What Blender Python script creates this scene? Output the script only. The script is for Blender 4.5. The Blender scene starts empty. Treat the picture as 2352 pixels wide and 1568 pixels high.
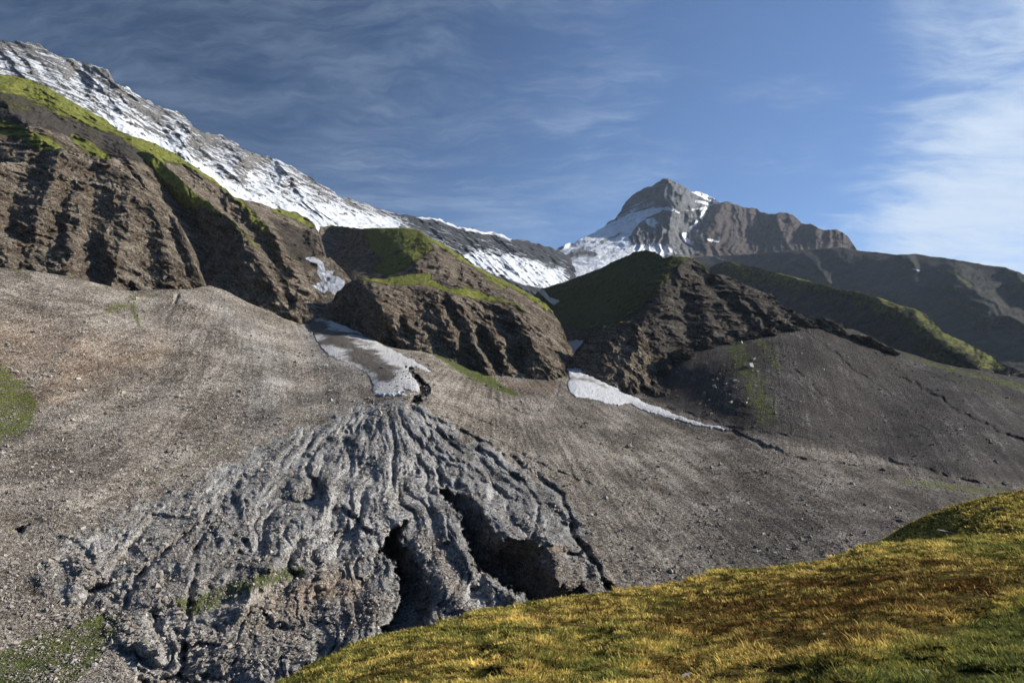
import bpy, math, numpy as np
R = math.radians
sc = bpy.context.scene
# ------------------------------------------------------------------ camera, sky, sun, exposure
PITCH = 6.0
CAM = np.array([0.0, 0.0, 0.0])
cam = bpy.data.cameras.new("camera"); cam_o = bpy.data.objects.new("camera", cam)
sc.collection.objects.link(cam_o); sc.camera = cam_o
cam.lens = 24.0; cam.sensor_width = 36.0; cam.clip_start = 0.1; cam.clip_end = 60000.0
cam_o.location = CAM; cam_o.rotation_euler = (R(90 + PITCH), 0, 0)
SUN_EL, SUN_AZ = 27.0, 86.0            # azimuth measured from the view direction towards the right
sv = (math.sin(R(SUN_AZ)) * math.cos(R(SUN_EL)), math.cos(R(SUN_AZ)) * math.cos(R(SUN_EL)), math.sin(R(SUN_EL)))
sun = bpy.data.lights.new("sun", 'SUN'); sun_o = bpy.data.objects.new("sun", sun); sc.collection.objects.link(sun_o)
sun.energy = 5.0; sun.angle = R(0.5); sun.color = (1.0, 0.93, 0.82)
from mathutils import Vector
sun_o.rotation_euler = Vector(sv).to_track_quat('Z', 'Y').to_euler()
sc.view_settings.view_transform = 'Standard'; sc.view_settings.look = 'None'
sc.view_settings.exposure = 0.58; sc.view_settings.gamma = 1.0
sc.view_settings.use_curve_mapping = False
SKY_STRENGTH = 0.088
HAZE = 0.000032
sc.cycles.use_adaptive_sampling = True; sc.cycles.adaptive_threshold = 0.035; sc.cycles.max_bounces = 4; sc.cycles.diffuse_bounces = 1; sc.cycles.transmission_bounces = 2

class NT:
    """tiny node-tree writer"""
    def __init__(s, tree): s.t = tree; tree.nodes.clear()
    def n(s, kind, **kw):
        nd = s.t.nodes.new(kind)
        for k, v in kw.items(): setattr(nd, k, v)
        return nd
    def put(s, sock, v):
        if v is None: return
        if hasattr(v, 'node') : s.t.links.new(v, sock)
        else:
            if sock.type == 'RGBA' and len(v) == 3: v = (*v, 1)
            sock.default_value = v
    def math(s, op, a, b=None, c=None, clamp=False):
        nd = s.n('ShaderNodeMath', operation=op, use_clamp=clamp)
        s.put(nd.inputs[0], a)
        if b is not None: s.put(nd.inputs[1], b)
        if c is not None: s.put(nd.inputs[2], c)
        return nd.outputs[0]
    def vmul(s, v, xyz):
        nd = s.n('ShaderNodeVectorMath', operation='MULTIPLY'); s.put(nd.inputs[0], v); s.put(nd.inputs[1], xyz); return nd.outputs[0]
    def vadd(s, v, w):
        nd = s.n('ShaderNodeVectorMath', operation='ADD'); s.put(nd.inputs[0], v); s.put(nd.inputs[1], w); return nd.outputs[0]
    def rot(s, v, e, sc_=(1, 1, 1)):
        nd = s.n('ShaderNodeMapping'); s.put(nd.inputs['Vector'], v); nd.inputs['Rotation'].default_value = e
        nd.inputs['Scale'].default_value = sc_; return nd.outputs[0]
    def rot2(s, v, e, sc_): return s.vmul(s.rot(v, e), sc_)
    def noise(s, v, scale, detail=4, rough=0.55, dist=0.0):
        nd = s.n('ShaderNodeTexNoise'); s.put(nd.inputs['Vector'], v)
        nd.inputs['Scale'].default_value = scale; nd.inputs['Detail'].default_value = detail
        nd.inputs['Roughness'].default_value = rough; nd.inputs['Distortion'].default_value = dist
        return nd.outputs['Fac']
    def n_col(s, v, scale):
        nd = s.n('ShaderNodeTexNoise'); s.put(nd.inputs['Vector'], v); nd.inputs['Scale'].default_value = scale; nd.inputs['Detail'].default_value = 3
        return s.vadd(nd.outputs['Color'], (-.5, -.5, -.5))
    def voro(s, v, scale, out='Color', feature='F1'):
        nd = s.n('ShaderNodeTexVoronoi', feature=feature); s.put(nd.inputs['Vector'], v)
        nd.inputs['Scale'].default_value = scale; return nd.outputs[out]
    def mix(s, f, a, b, blend='MIX'):
        nd = s.n('ShaderNodeMix', data_type='RGBA', blend_type=blend); nd.clamp_factor = True
        s.put(nd.inputs[0], f); s.put(nd.inputs[6], a); s.put(nd.inputs[7], b); return nd.outputs[2]
    def step(s, v, a, b):     # smooth 0..1 between a and b
        nd = s.n('ShaderNodeMapRange', interpolation_type='SMOOTHSTEP'); s.put(nd.inputs[0], v)
        s.put(nd.inputs[1], a); s.put(nd.inputs[2], b)
        nd.inputs[3].default_value = 0; nd.inputs[4].default_value = 1; return nd.outputs[0]
    def attr(s, name): return s.n('ShaderNodeAttribute', attribute_name=name).outputs['Fac']
    def sepx(s, v): nd = s.n('ShaderNodeSeparateXYZ'); s.put(nd.inputs[0], v); return nd.outputs
    def comb(s, x, y, z):
        nd = s.n('ShaderNodeCombineXYZ'); s.put(nd.inputs[0], x); s.put(nd.inputs[1], y); s.put(nd.inputs[2], z); return nd.outputs[0]
    def bump(s, h, dist, strength=1.0, normal=None):
        nd = s.n('ShaderNodeBump'); nd.inputs['Strength'].default_value = strength; nd.inputs['Distance'].default_value = dist
        s.put(nd.inputs['Height'], h)
        if normal is not None: s.put(nd.inputs['Normal'], normal)
        return nd.outputs[0]

world = bpy.data.worlds.new("World"); sc.world = world; world.use_nodes = True
w = NT(world.node_tree)
sky = w.n('ShaderNodeTexSky', sky_type='NISHITA'); sky.sun_disc = False
sky.sun_elevation = R(SUN_EL); sky.sun_rotation = R(SUN_AZ)
sky.altitude = 2600; sky.air_density = 1.0; sky.dust_density = 0.6; sky.ozone_density = 2.0
gen = w.n('ShaderNodeTexCoord').outputs['Generated']
x, y, z = w.sepx(gen)
zz = w.math('ADD', w.math('MAXIMUM', z, 0.0), 0.16)
cx = w.math('DIVIDE', x, zz); cy = w.math('DIVIDE', y, zz)
cp = w.comb(cx, cy, 0.0)
warp = w.n('ShaderNodeTexNoise'); w.put(warp.inputs['Vector'], cp); warp.inputs['Scale'].default_value = 1.3; warp.inputs['Detail'].default_value = 5; warp.inputs['Roughness'].default_value = .6
cpw = w.vadd(cp, w.vmul(w.vadd(warp.outputs['Color'], (-.5, -.5, -.5)), (0.45, 0.45, 0)))
ratio = w.math('DIVIDE', x, w.math('MAXIMUM', y, 0.05))
c1 = w.noise(w.rot(cpw, (0, 0, R(12)), (.9, 1.5, 1)), 1.7, 8, 0.6)
c2 = w.noise(w.rot(cpw, (0, 0, R(-20)), (.9, 2.6, 1)), 3.6, 8, 0.62)
c3 = w.noise(w.rot(cpw, (0, 0, R(-38)), (1, 3.6, 1)), 8.5, 7, 0.66)
cover = w.noise(w.vadd(cp, (3.1, 1.7, 0)), 0.75, 3, 0.5)
edge = w.math('SUBTRACT', ratio, z)
right = w.step(w.math('ADD', edge, w.math('MULTIPLY', w.math('SUBTRACT', c1, .5), .7)), 0.08, 0.46)
gap = w.math('MULTIPLY', w.step(ratio, 0.12, 0.34), w.math('SUBTRACT', 1.0, w.step(ratio, 0.50, 0.66)))
dens = w.math('ADD', w.math('MULTIPLY', c1, 0.42), w.math('ADD', w.math('MULTIPLY', c2, 0.36), w.math('MULTIPLY', c3, .24)))
dens = w.math('ADD', dens, w.math('MULTIPLY', w.math('SUBTRACT', cover, 0.46), 0.5))
dens = w.math('ADD', dens, w.math('MULTIPLY', right, 0.16))
dens = w.math('SUBTRACT', dens, w.math('MULTIPLY', gap, 0.12))
cl = w.step(dens, 0.40, 0.80)
bank = w.math('MULTIPLY', w.math('ADD', 0.60, w.math('MULTIPLY', right, 0.36)), w.math('MULTIPLY', cl, w.step(y, 0.02, 0.30)))
cloudcol = w.mix(right, (4.4, 5.4, 6.6), (5.0, 5.9, 7.1))
away = w.step(w.math('SUBTRACT', ratio, w.math('MULTIPLY', z, .6)), 0.10, -0.85)
skc = w.mix(1.0, sky.outputs[0], w.mix(away, (0.88, 1.01, 1.16), (.17, .28, .38)), 'MULTIPLY')
mixc = w.mix(bank, skc, w.mix(1.0, cloudcol, w.mix(away, (1, 1, 1), (.46, .50, .57)), 'MULTIPLY'))
bg = w.n('ShaderNodeBackground'); w.put(bg.inputs[0], mixc); bg.inputs[1].default_value = SKY_STRENGTH
wo = w.n('ShaderNodeOutputWorld'); w.put(wo.inputs[0], bg.outputs[0])

# ------------------------------------------------------------------ survey helpers
# photo coordinates (2352 x 1568) + a distance ahead of the camera give a point in the world
FPX = 1568.0
cP, sP = math.cos(R(PITCH)), math.sin(R(PITCH))
def rays(px, py):
    a = (np.asarray(px, float) - 1176) / FPX; c = -(np.asarray(py, float) - 784) / FPX
    yy = cP - c * sP; return a / yy, (sP + c * cP) / yy
def pts(px, py, Y):
    rx, rz = rays(px, py); return np.stack([rx * Y, Y + 0 * rx, rz * Y], -1)

rng = np.random.RandomState(7)
_perm = np.random.RandomState(3).permutation(256); _perm = np.concatenate([_perm, _perm, _perm])
_g = np.random.RandomState(4).normal(size=(256, 3)); _g /= np.linalg.norm(_g, axis=1)[:, None]
def perlin(p):
    i = np.floor(p).astype(np.int64); f = p - i; i &= 255
    u = f * f * f * (f * (f * 6 - 15) + 10); out = 0
    for dx in (0, 1):
        for dy in (0, 1):
            for dz in (0, 1):
                h = _perm[_perm[_perm[i[..., 0] + dx] + i[..., 1] + dy] + i[..., 2] + dz]
                g = _g[h]
                d = g[..., 0] * (f[..., 0] - dx) + g[..., 1] * (f[..., 1] - dy) + g[..., 2] * (f[..., 2] - dz)
                wx = u[..., 0] if dx else 1 - u[..., 0]; wy = u[..., 1] if dy else 1 - u[..., 1]; wz = u[..., 2] if dz else 1 - u[..., 2]
                out = out + d * wx * wy * wz
    return out * 1.6
def fbm(p, o=5, gain=0.5, lac=2.03):
    a, s, t = 1.0, 0.0, 0.0
    for k in range(o):
        s = s + a * perlin(p + k * 17.3); t += a; a *= gain; p = p * lac
    return s / t * 1.6
def ridged(p, o=5, gain=0.5, lac=2.07):
    a, s, t, wgt = 1.0, 0.0, 0.0, 1.0
    for k in range(o):
        n = 1 - np.abs(perlin(p + k * 11.7) * 1.3); n = np.clip(n, 0, 1) ** 2
        s = s + a * n * wgt; wgt = np.clip(n * 1.6, 0, 1); t += a; a *= gain; p = p * lac
    return s / t
def tps(ctrl, inv=True):
    c = np.array(ctrl, float); q = c[:, :2] / 1000.0; v = (1.0 / c[:, 2]) if inv else c[:, 2]
    sc_v = np.abs(v).max() or 1.0; v = v / sc_v
    def ker(r): return np.where(r > 1e-9, r * r * np.log(r + 1e-12), 0.0)
    n = len(q); d = np.linalg.norm(q[:, None] - q[None], axis=-1)
    A = np.zeros((n + 3, n + 3)); A[:n, :n] = ker(d) + np.eye(n) * 2e-4
    A[:n, n] = 1; A[:n, n + 1:] = q; A[n:, :n] = A[:n, n:].T
    sol = np.linalg.solve(A, np.concatenate([v, np.zeros(3)]))
    def f(px, py):
        shp = np.shape(px); X = np.stack([np.ravel(px), np.ravel(py)], -1) / 1000.0
        out = np.empty(len(X))
        for s0 in range(0, len(X), 60000):
            b = X[s0:s0 + 60000]; k = ker(np.linalg.norm(b[:, None] - q[None], axis=-1))
            out[s0:s0 + 60000] = k @ sol[:n] + sol[n] + b @ sol[n + 1:]
        out = out.reshape(shp) * sc_v
        return 1.0 / np.maximum(out, 1e-5) if inv else out
    return f
def seg_field(px, py, line):
    """distance to a polyline (px units) and the interpolated extra values carried by its vertices"""
    line = [tuple(map(float, l)) for l in line]; ne = len(line[0]) - 2
    best = np.full(np.shape(px), 1e9); ex = [np.zeros(np.shape(px)) for _ in range(ne)]
    for a, b in zip(line[:-1], line[1:]):
        dx, dy = b[0] - a[0], b[1] - a[1]; L = dx * dx + dy * dy + 1e-9
        t = np.clip(((px - a[0]) * dx + (py - a[1]) * dy) / L, 0, 1)
        d = np.hypot(px - a[0] - t * dx, py - a[1] - t * dy); m = d < best
        best = np.where(m, d, best)
        for k in range(ne): ex[k] = np.where(m, a[2 + k] + t * (b[2 + k] - a[2 + k]), ex[k])
    return best, ex
def poly_sd(px, py, poly):
    """signed distance to a polygon, positive inside"""
    d, _ = seg_field(px, py, list(poly) + [poly[0]]); ins = np.zeros(np.shape(px), bool)
    for (x0, y0), (x1, y1) in zip(poly, poly[1:] + poly[:1]):
        if y0 == y1: continue
        c = ((y0 > py) != (y1 > py)) & (px < (x1 - x0) * (py - y0) / (y1 - y0) + x0); ins ^= c
    return np.where(ins, d, -d)
def sm(x, a, b):
    t = np.clip((x - a) / (b - a), 0, 1); return t * t * (3 - 2 * t)
def blob(px, py, line):
    """soft mask round a polyline whose vertices carry a half width"""
    d, (wd,) = seg_field(px, py, line); return np.clip(1.15 - d / np.maximum(wd, 1e-3) * 0.75, 0, 1) * (wd > 0.1)
def masks(px, py, lst):
    m = np.zeros(np.shape(px))
    for item in lst:
        if item[0] == 'poly':
            m = np.maximum(m, sm(poly_sd(px, py, item[1]), -item[2], item[2]) * (item[3] if len(item) > 3 else 1))
        else:
            m = np.maximum(m, blob(px, py, item[1]) * (item[2] if len(item) > 2 else 1))
    return m

def tag(o, label=None, cat=None, group=None, kind=None):
    if label: o['label'] = label
    if cat: o['category'] = cat
    if group: o['group'] = group
    if kind: o['kind'] = kind
    return o
def mesh_np(name, V, quads=None, tris=None, mat=None, attrs=None, smooth=True, mats_idx=None):
    me = bpy.data.meshes.new(name); V = np.ascontiguousarray(V, np.float32)
    me.vertices.add(len(V)); me.vertices.foreach_set('co', V.ravel())
    idx, tot = [], []
    if quads is not None and len(quads): idx.append(np.asarray(quads).ravel()); tot.append(np.full(len(quads), 4))
    if tris is not None and len(tris): idx.append(np.asarray(tris).ravel()); tot.append(np.full(len(tris), 3))
    idx = np.concatenate(idx).astype(np.int32); tot = np.concatenate(tot).astype(np.int32)
    me.loops.add(len(idx)); me.loops.foreach_set('vertex_index', idx)
    me.polygons.add(len(tot)); st = np.concatenate([[0], np.cumsum(tot)[:-1]]).astype(np.int32)
    me.polygons.foreach_set('loop_start', st)
    me.polygons.foreach_set('use_smooth', np.full(len(tot), smooth))
    me.update(calc_edges=True)
    for k, v in (attrs or {}).items():
        a = me.attributes.new(k, 'FLOAT', 'POINT'); a.data.foreach_set('value', np.ascontiguousarray(v, np.float32).ravel())
    if mat: me.materials.append(mat)
    o = bpy.data.objects.new(name, me); sc.collection.objects.link(o); return o

def sheet(name, x0, x1, step, top, bot, ctrl, nv, mat, strokes=(), relief=None, jag=None, rough_top=0.0, rough_freq=0.03,
          attrs=None, back=(10, 1.0, 0.75), pits=(), post=None, floor=-90.0, bias=1.0, exts=None):
    px1 = np.arange(x0, x1 + step, step, dtype=float); nx = len(px1)
    tp = np.interp(px1, [p[0] for p in top], [p[1] for p in top])
    if rough_top:
        q = np.stack([px1 * rough_freq, px1 * 0, px1 * 0 + 3.3 + len(name)], -1); tp = tp + rough_top * fbm(q, 5, 0.6)
    bt = np.interp(px1, [p[0] for p in bot], [p[1] for p in bot]); bt = np.maximum(bt, tp + 2)
    v = np.linspace(0, 1, nv)[:, None] ** bias
    px = np.broadcast_to(px1[None], (nv, nx)).copy(); py = tp[None] * (1 - v) + bt[None] * v
    Y = tps(ctrl)(px, py)
    P0 = pts(px, py, Y)
    d = np.zeros_like(Y); qq = np.stack([px * .022, py * .022, 0 * px + x0 * .01], -1)
    wx = px + 11 * fbm(qq, 3, .55) + 2.5 * fbm(qq * 6 + 7, 3); wy = py + 11 * fbm(qq + 23, 3, .55)
    for kind, line in strokes:
        dist, (wd, am) = seg_field(wx, wy, line); t = dist / np.maximum(wd * 1.25, 1e-3)
        if kind == 'spur': d += .85 * am * np.clip(1 - t, 0, 1) ** 1.15
        elif kind == 'round': d += am * np.exp(-t * t * 2)
        elif kind == 'gully': d -= am * np.clip(1 - t, 0, 1) ** 0.8
    if relief is not None: d = d + relief(P0, px, py, v)
    Y = Y - d
    for poly, pc, soft in pits:
        s = poly_sd(px, py, poly); wob = fbm(np.stack([px * .035, py * .035, 0 * px], -1), 6, .62) * 17
        Y = Y + sm(s + wob, 0, soft) * np.maximum(tps(pc, False)(px, py), 0)
    P = pts(px, py, Y)
    if jag is not None: P = P + jag(P0, px, py, v)
    if post is not None: P = post(P, px, py)
    # the far side of the ridge, falling away behind the crest
    nb, grow, slope = back; rows = []
    crest = P[0]; drop_to = floor
    span = (crest[:, 2] - drop_to).clip(5) / slope
    for k in range(nb, 0, -1):
        t = (k / nb) ** 1.8; q = crest.copy(); q[:, 1] += span * t
        q[:, 2] -= (crest[:, 2] - drop_to).clip(5) * (t ** 1.15)
        q[:, 2] += fbm(np.stack([q[:, 0] * .02, q[:, 1] * .02, q[:, 2] * .02], -1), 4) * np.minimum(span * t * 0.12, 25)
        rows.append(q)
    Pf = np.concatenate([np.array(rows), P], 0) if nb else P
    ny = Pf.shape[0]; i = np.arange(ny * nx).reshape(ny, nx)
    quads = np.stack([i[:-1, :-1], i[1:, :-1], i[1:, 1:], i[:-1, 1:]], -1).reshape(-1, 4)
    at = {}
    for k, f in (attrs or {}).items():
        a = f(px, py, P) if callable(f) else masks(px, py, f)
        at[k] = np.concatenate([np.repeat(a[:1], nb, 0), a], 0) if nb else a
    o = mesh_np(name, Pf.reshape(-1, 3), quads=quads, mat=mat, attrs=at)
    tag(o, kind='structure')
    return dict(obj=o, px=px, py=py, P=P, Y=Y)

# ------------------------------------------------------------------ materials
def new_mat(name):
    m = bpy.data.materials.new(name); m.use_nodes = True; return m, NT(m.node_tree)
def finish(t, col, normal=None, rough=0.95, spec=0.15, sss=None):
    b = t.n('ShaderNodeBsdfPrincipled'); t.put(b.inputs['Base Color'], col); t.put(b.inputs['Roughness'], rough)
    b.inputs['Specular IOR Level'].default_value = spec
    if normal is not None: t.put(b.inputs['Normal'], normal)
    o = t.n('ShaderNodeOutputMaterial'); t.put(o.inputs[0], b.outputs[0]); return b
def rock_mat(name, dark, mid, light, size, strata=(0, 0, 0), strata_k=1.0, bump=1.0, grass_col=((.030, .050, .008), (.085, .120, .016)),
             snow_col=(.55, .58, .64), slope_grass=0.0, snow_mode=False, accent=(.22, .13, .07), snow_bias=0.0, debris=(.085, .075, .065)):
    """size: metres of the largest visible rock feature"""
    m, t = new_mat(name)
    g = t.n('ShaderNodeNewGeometry'); pos = g.outputs['Position']; nz = t.sepx(g.outputs['Normal'])[2]
    k = 1.0 / size
    bed = t.rot2(t.vadd(pos, t.vmul(t.n_col(pos, k * .5), (size * .5,) * 3)), strata, (k * 0.45, k * 0.45, k * 3.0 * strata_k))
    s1 = t.noise(bed, 1.0, 9, 0.68, 0.6)
    s2 = t.noise(bed, 4.2, 8, 0.7, 0.3)
    n1 = t.noise(pos, k * 0.7, 8, 0.62)
    n2 = t.noise(pos, k * 5.0, 8, 0.72)
    vr = t.sepx(t.voro(pos, k * 9.0))[0]
    f = t.math('ADD', t.math('MULTIPLY', s1, 0.45), t.math('ADD', t.math('MULTIPLY', n2, 0.35), t.math('MULTIPLY', n1, 0.25)))
    f = t.math('ADD', f, t.math('MULTIPLY', t.math('SUBTRACT', vr, 0.5), 0.12))
    c = t.mix(t.step(f, 0.38, 0.52), dark, mid); c = t.mix(t.step(f, 0.49, 0.66), c, light)
    c = t.mix(t.math('MULTIPLY', t.step(t.noise(pos, k * 1.3, 5, .6), .52, .66), 0.45), c, accent)
    db = t.math('ADD', t.attr('debris'), t.math('MULTIPLY', t.math('SUBTRACT', n2, .5), 1.0))
    c = t.mix(t.step(db, 0.35, 0.6), c, t.mix(t.step(n2, .4, .62), tuple(v * .55 for v in debris), debris))
    # grass where the mask says and the ground is gentle enough
    gm = t.math('ADD', t.attr('grass'), t.math('MULTIPLY', t.math('SUBTRACT', n1, .5), 1.0))
    gm = t.math('ADD', gm, t.math('MULTIPLY', t.math('SUBTRACT', n2, .5), 0.9))
    gf = t.step(gm, 0.34, 0.64)
    gn = t.noise(pos, k * 2.6, 7, .65)
    gc = t.mix(t.step(gn, .35, .65), grass_col[0], grass_col[1])
    gc = t.mix(t.math('MULTIPLY', t.step(n2, .46, .62), .55), gc, tuple(.62 * v + .02 for v in (grass_col[1][0], grass_col[1][1] * .8, grass_col[1][2])))
    h = t.math('ADD', t.math('MULTIPLY', s1, .8), t.math('ADD', t.math('MULTIPLY', n2, 1.0), t.math('MULTIPLY', s2, .4)))
    h = t.math('MULTIPLY', h, t.math('SUBTRACT', 1.0, t.math('MULTIPLY', gf, .82)))
    h = t.math('MULTIPLY', h, t.math('SUBTRACT', 1.0, t.math('MULTIPLY', t.step(db, .35, .6), .6)))
    c = t.mix(gf, c, gc)
    sn = t.math('ADD', t.attr('snow'), t.math('MULTIPLY', t.math('SUBTRACT', s1, .5), 1.9 if snow_mode else 0.5))
    sn = t.math('ADD', sn, t.math('MULTIPLY', t.math('SUBTRACT', n2, .5), 1.2 if snow_mode else 1.3))
    snow_col = t.mix(t.step(t.math('ADD', n2, t.math('MULTIPLY', n1, .5)), .70, .95), snow_col, tuple(v * .5 for v in snow_col))
    if snow_mode: sn = t.math('ADD', sn, t.math('MULTIPLY', t.math('SUBTRACT', nz, .5), 0.7))
    sf = t.step(sn, 0.46, 0.62)
    c = t.mix(sf, c, snow_col)
    h = t.math('MULTIPLY', h, t.math('SUBTRACT', 1.0, t.math('MULTIPLY', sf, .75)))
    nrm = t.bump(h, size * 0.55 * bump, 1.0)
    finish(t, c, nrm, 0.95, 0.1)
    return m
def scree_mat():
    m, t = new_mat('scree'); g = t.n('ShaderNodeNewGeometry'); pos = g.outputs['Position']
    big = t.noise(pos, .045, 5, .6); med = t.noise(pos, .35, 6, .65); fine = t.noise(pos, 2.2, 6, .75)
    v1 = t.sepx(t.voro(pos, 2.6))[0]; v2 = t.sepx(t.voro(pos, 1.1))[1]
    d1 = t.voro(pos, 2.6, 'Distance'); d2 = t.voro(pos, 1.1, 'Distance')
    lum = t.math('ADD', t.math('MULTIPLY', v1, .45), t.math('ADD', t.math('MULTIPLY', v2, .25), t.math('MULTIPLY', fine, .45)))
    lum = t.math('ADD', lum, t.math('MULTIPLY', t.math('SUBTRACT', med, .5), .5))
    lum = t.math('ADD', lum, t.math('MULTIPLY', t.math('SUBTRACT', big, .5), .95))
    lum = t.math('SUBTRACT', lum, t.math('MULTIPLY', t.attr('streak'), .3))
    warm = t.mix(t.step(lum, .25, .58), (.050, .042, .035), (.215, .184, .150)); warm = t.mix(t.step(lum, .58, .9), warm, (.48, .44, .39))
    tan = t.mix(t.step(lum, .25, .62), (.06, .040, .028), (.25, .180, .125)); tan = t.mix(t.step(lum, .62, .9), tan, (.46, .37, .29))
    grey = t.mix(t.step(lum, .2, .52), (.056, .054, .052), (.225, .220, .212)); grey = t.mix(t.step(lum, .55, .85), grey, (.46, .455, .445))
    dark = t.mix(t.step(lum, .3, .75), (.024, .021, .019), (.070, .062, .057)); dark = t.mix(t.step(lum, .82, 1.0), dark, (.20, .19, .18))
    def msk(name, a=.35, b=.65, k=.6):
        q = t.math('ADD', t.attr(name), t.math('MULTIPLY', t.math('SUBTRACT', med, .5), k)); return t.step(q, a, b)
    c = t.mix(msk('tan', .2, .9), warm, tan); c = t.mix(msk('grey', .2, .75), c, grey); c = t.mix(msk('dark', .15, .85), c, dark)
    gq = t.math('ADD', t.attr('grass'), t.math('ADD', t.math('MULTIPLY', t.math('SUBTRACT', med, .5), 1.5), t.math('MULTIPLY', t.math('SUBTRACT', fine, .5), 1.2)))
    gf = t.step(gq, .42, .62)
    c = t.mix(t.math('MULTIPLY', gf, .9), c, t.mix(t.step(med, .35, .65), (.045, .062, .010), (.105, .125, .020)))
    h = t.math('ADD', t.math('MULTIPLY', t.math('SUBTRACT', 1.0, d1), .35), t.math('ADD', t.math('MULTIPLY', t.math('SUBTRACT', 1.0, d2), .5), t.math('MULTIPLY', med, .8)))
    h = t.math('ADD', h, t.math('MULTIPLY', fine, .4))
    finish(t, c, t.bump(h, 0.75, 1.0), .95, .1)
    return m

GRASS_L = ((.075, .088, .016), (.19, .205, .040))
M_L = rock_mat('left_rock', (.026, .021, .017), (.155, .124, .094), (.49, .43, .35), 9.0, (0, R(-30), R(15)), 1.2, 1.0, GRASS_L, accent=(.24, .155, .09))
M_G = rock_mat('centre_rock', (.026, .021, .017), (.14, .11, .082), (.45, .39, .31), 8.0, (0, R(-30), R(10)), 1.4, 1.0, GRASS_L, accent=(.17, .115, .07))
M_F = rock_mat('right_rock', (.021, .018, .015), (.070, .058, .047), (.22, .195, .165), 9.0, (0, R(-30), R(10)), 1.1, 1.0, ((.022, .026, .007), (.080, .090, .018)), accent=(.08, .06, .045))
M_B = rock_mat('snow_ridge_rock', (.05, .052, .056), (.14, .135, .13), (.28, .265, .245), 30.0, (R(6), R(-14), 0), 1.6, .22, snow_mode=True, debris=(.050, .052, .058), accent=(.18, .16, .14), snow_col=(.60, .63, .68))
M_C = rock_mat('far_peak_rock', (.065, .072, .082), (.135, .141, .150), (.25, .252, .255), 60.0, (0, R(70), 0), .8, .35, snow_mode=False, debris=(.125, .088, .076), accent=(.10, .08, .072), snow_col=(.82, .85, .90))
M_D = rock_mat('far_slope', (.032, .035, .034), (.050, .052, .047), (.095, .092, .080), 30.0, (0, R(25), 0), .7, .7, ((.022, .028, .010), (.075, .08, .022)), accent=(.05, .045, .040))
M_E = rock_mat('green_ridge', (.03, .030, .028), (.06, .055, .050), (.13, .12, .105), 14.0, (0, R(25), 0), .7, .6, ((.030, .036, .010), (.17, .18, .038)))
M_S = scree_mat()

def dirty_snow(name, base, dirt, amount, scale):
    m, t = new_mat(name); pos = t.n('ShaderNodeNewGeometry').outputs['Position']
    n = t.noise(t.rot2(pos, (0, 0, R(25)), (1, .3, 1)), scale * 1.6, 9, .75); f = t.noise(pos, scale * 14, 6, .8); b = t.noise(pos, scale * .25, 3, .5)
    q = t.math('ADD', t.math('MULTIPLY', n, .6), t.math('ADD', t.math('MULTIPLY', f, .4), t.math('MULTIPLY', t.math('SUBTRACT', b, .5), .9)))
    q = t.math('ADD', q, t.math('MULTIPLY', t.attr('dirt'), .24))
    c = t.mix(t.step(q, .60 - amount, .72 - amount), base, dirt); c = t.mix(t.step(f, .40, .62), t.mix(1.0, c, (.62, .62, .62), 'MULTIPLY'), c)
    finish(t, c, t.bump(t.math('ADD', n, t.math('MULTIPLY', f, .5)), .6, 1.0), .8, .2); return m

# ------------------------------------------------------------------ reliefs
def rk(size, amp, stretch=.45, seed=0.0, o=6, tilt=0.0, fine=.5):
    stretch = stretch * 1.5
    def f(P, px, py, v):
        q = P.copy(); q[..., 0] += P[..., 2] * tilt
        wv = fbm(P / size * .6 + seed, 3); q = q + wv[..., None] * size * .35
        q[..., 0] = q[..., 0] + .45 * q[..., 2]
        a = ridged(q * np.array([1, .6, stretch]) / size + seed, o) - .45
        b = fbm(P / size * 4.5 + seed * 2, 5, .6)
        c_ = ridged(q * np.array([1, .6, stretch * 1.4]) / size * 3.1 + seed + 5, 4) - .45
        bed = P[..., 2] * .90 + P[..., 0] * .42 + P[..., 1] * .10 + wv * size * .12
        lg = fbm(np.stack([bed / (size * .11), (P[..., 0] - .4 * P[..., 2]) / (size * 1.6), P[..., 1] / (size * 1.6)], -1) + seed, 3, .6)
        lg = np.tanh(lg * 2.4)
        jt = ridged(np.stack([(P[..., 0] + .25 * P[..., 2]) / (size * .28), P[..., 2] / (size * .9), P[..., 1] / (size * .5)], -1) + seed, 3, .6) - .4
        return amp * (a * 1.6 + c_ * .5 + b * fine + lg * .04 - jt * .18)
    return f
def jg(amp, size):
    def f(P, px, py, v):
        q = P / size; n = np.stack([fbm(q, 5, .6), fbm(q + 31, 5, .6) * .5, fbm(q + 57, 5, .6)], -1)
        return n * amp
    return f

# ------------------------------------------------------------------ far ground
n = 90; gx = np.linspace(-2600, 2300, n); gy = np.linspace(-250, 5300, n)
GX, GY = np.meshgrid(gx, gy); GZ = -130 + 12 * fbm(np.stack([GX / 900, GY / 900, GX * 0], -1), 4)
i = np.arange(n * n).reshape(n, n)
z0 = np.zeros(n * n)
g_o = mesh_np('ground', np.stack([GX, GY, GZ], -1).reshape(-1, 3), quads=np.stack([i[:-1, :-1], i[:-1, 1:], i[1:, 1:], i[1:, :-1]], -1).reshape(-1, 4), mat=M_D,
              attrs=dict(grass=z0 + .6, snow=z0, debris=z0))
tag(g_o, kind='structure')

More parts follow.
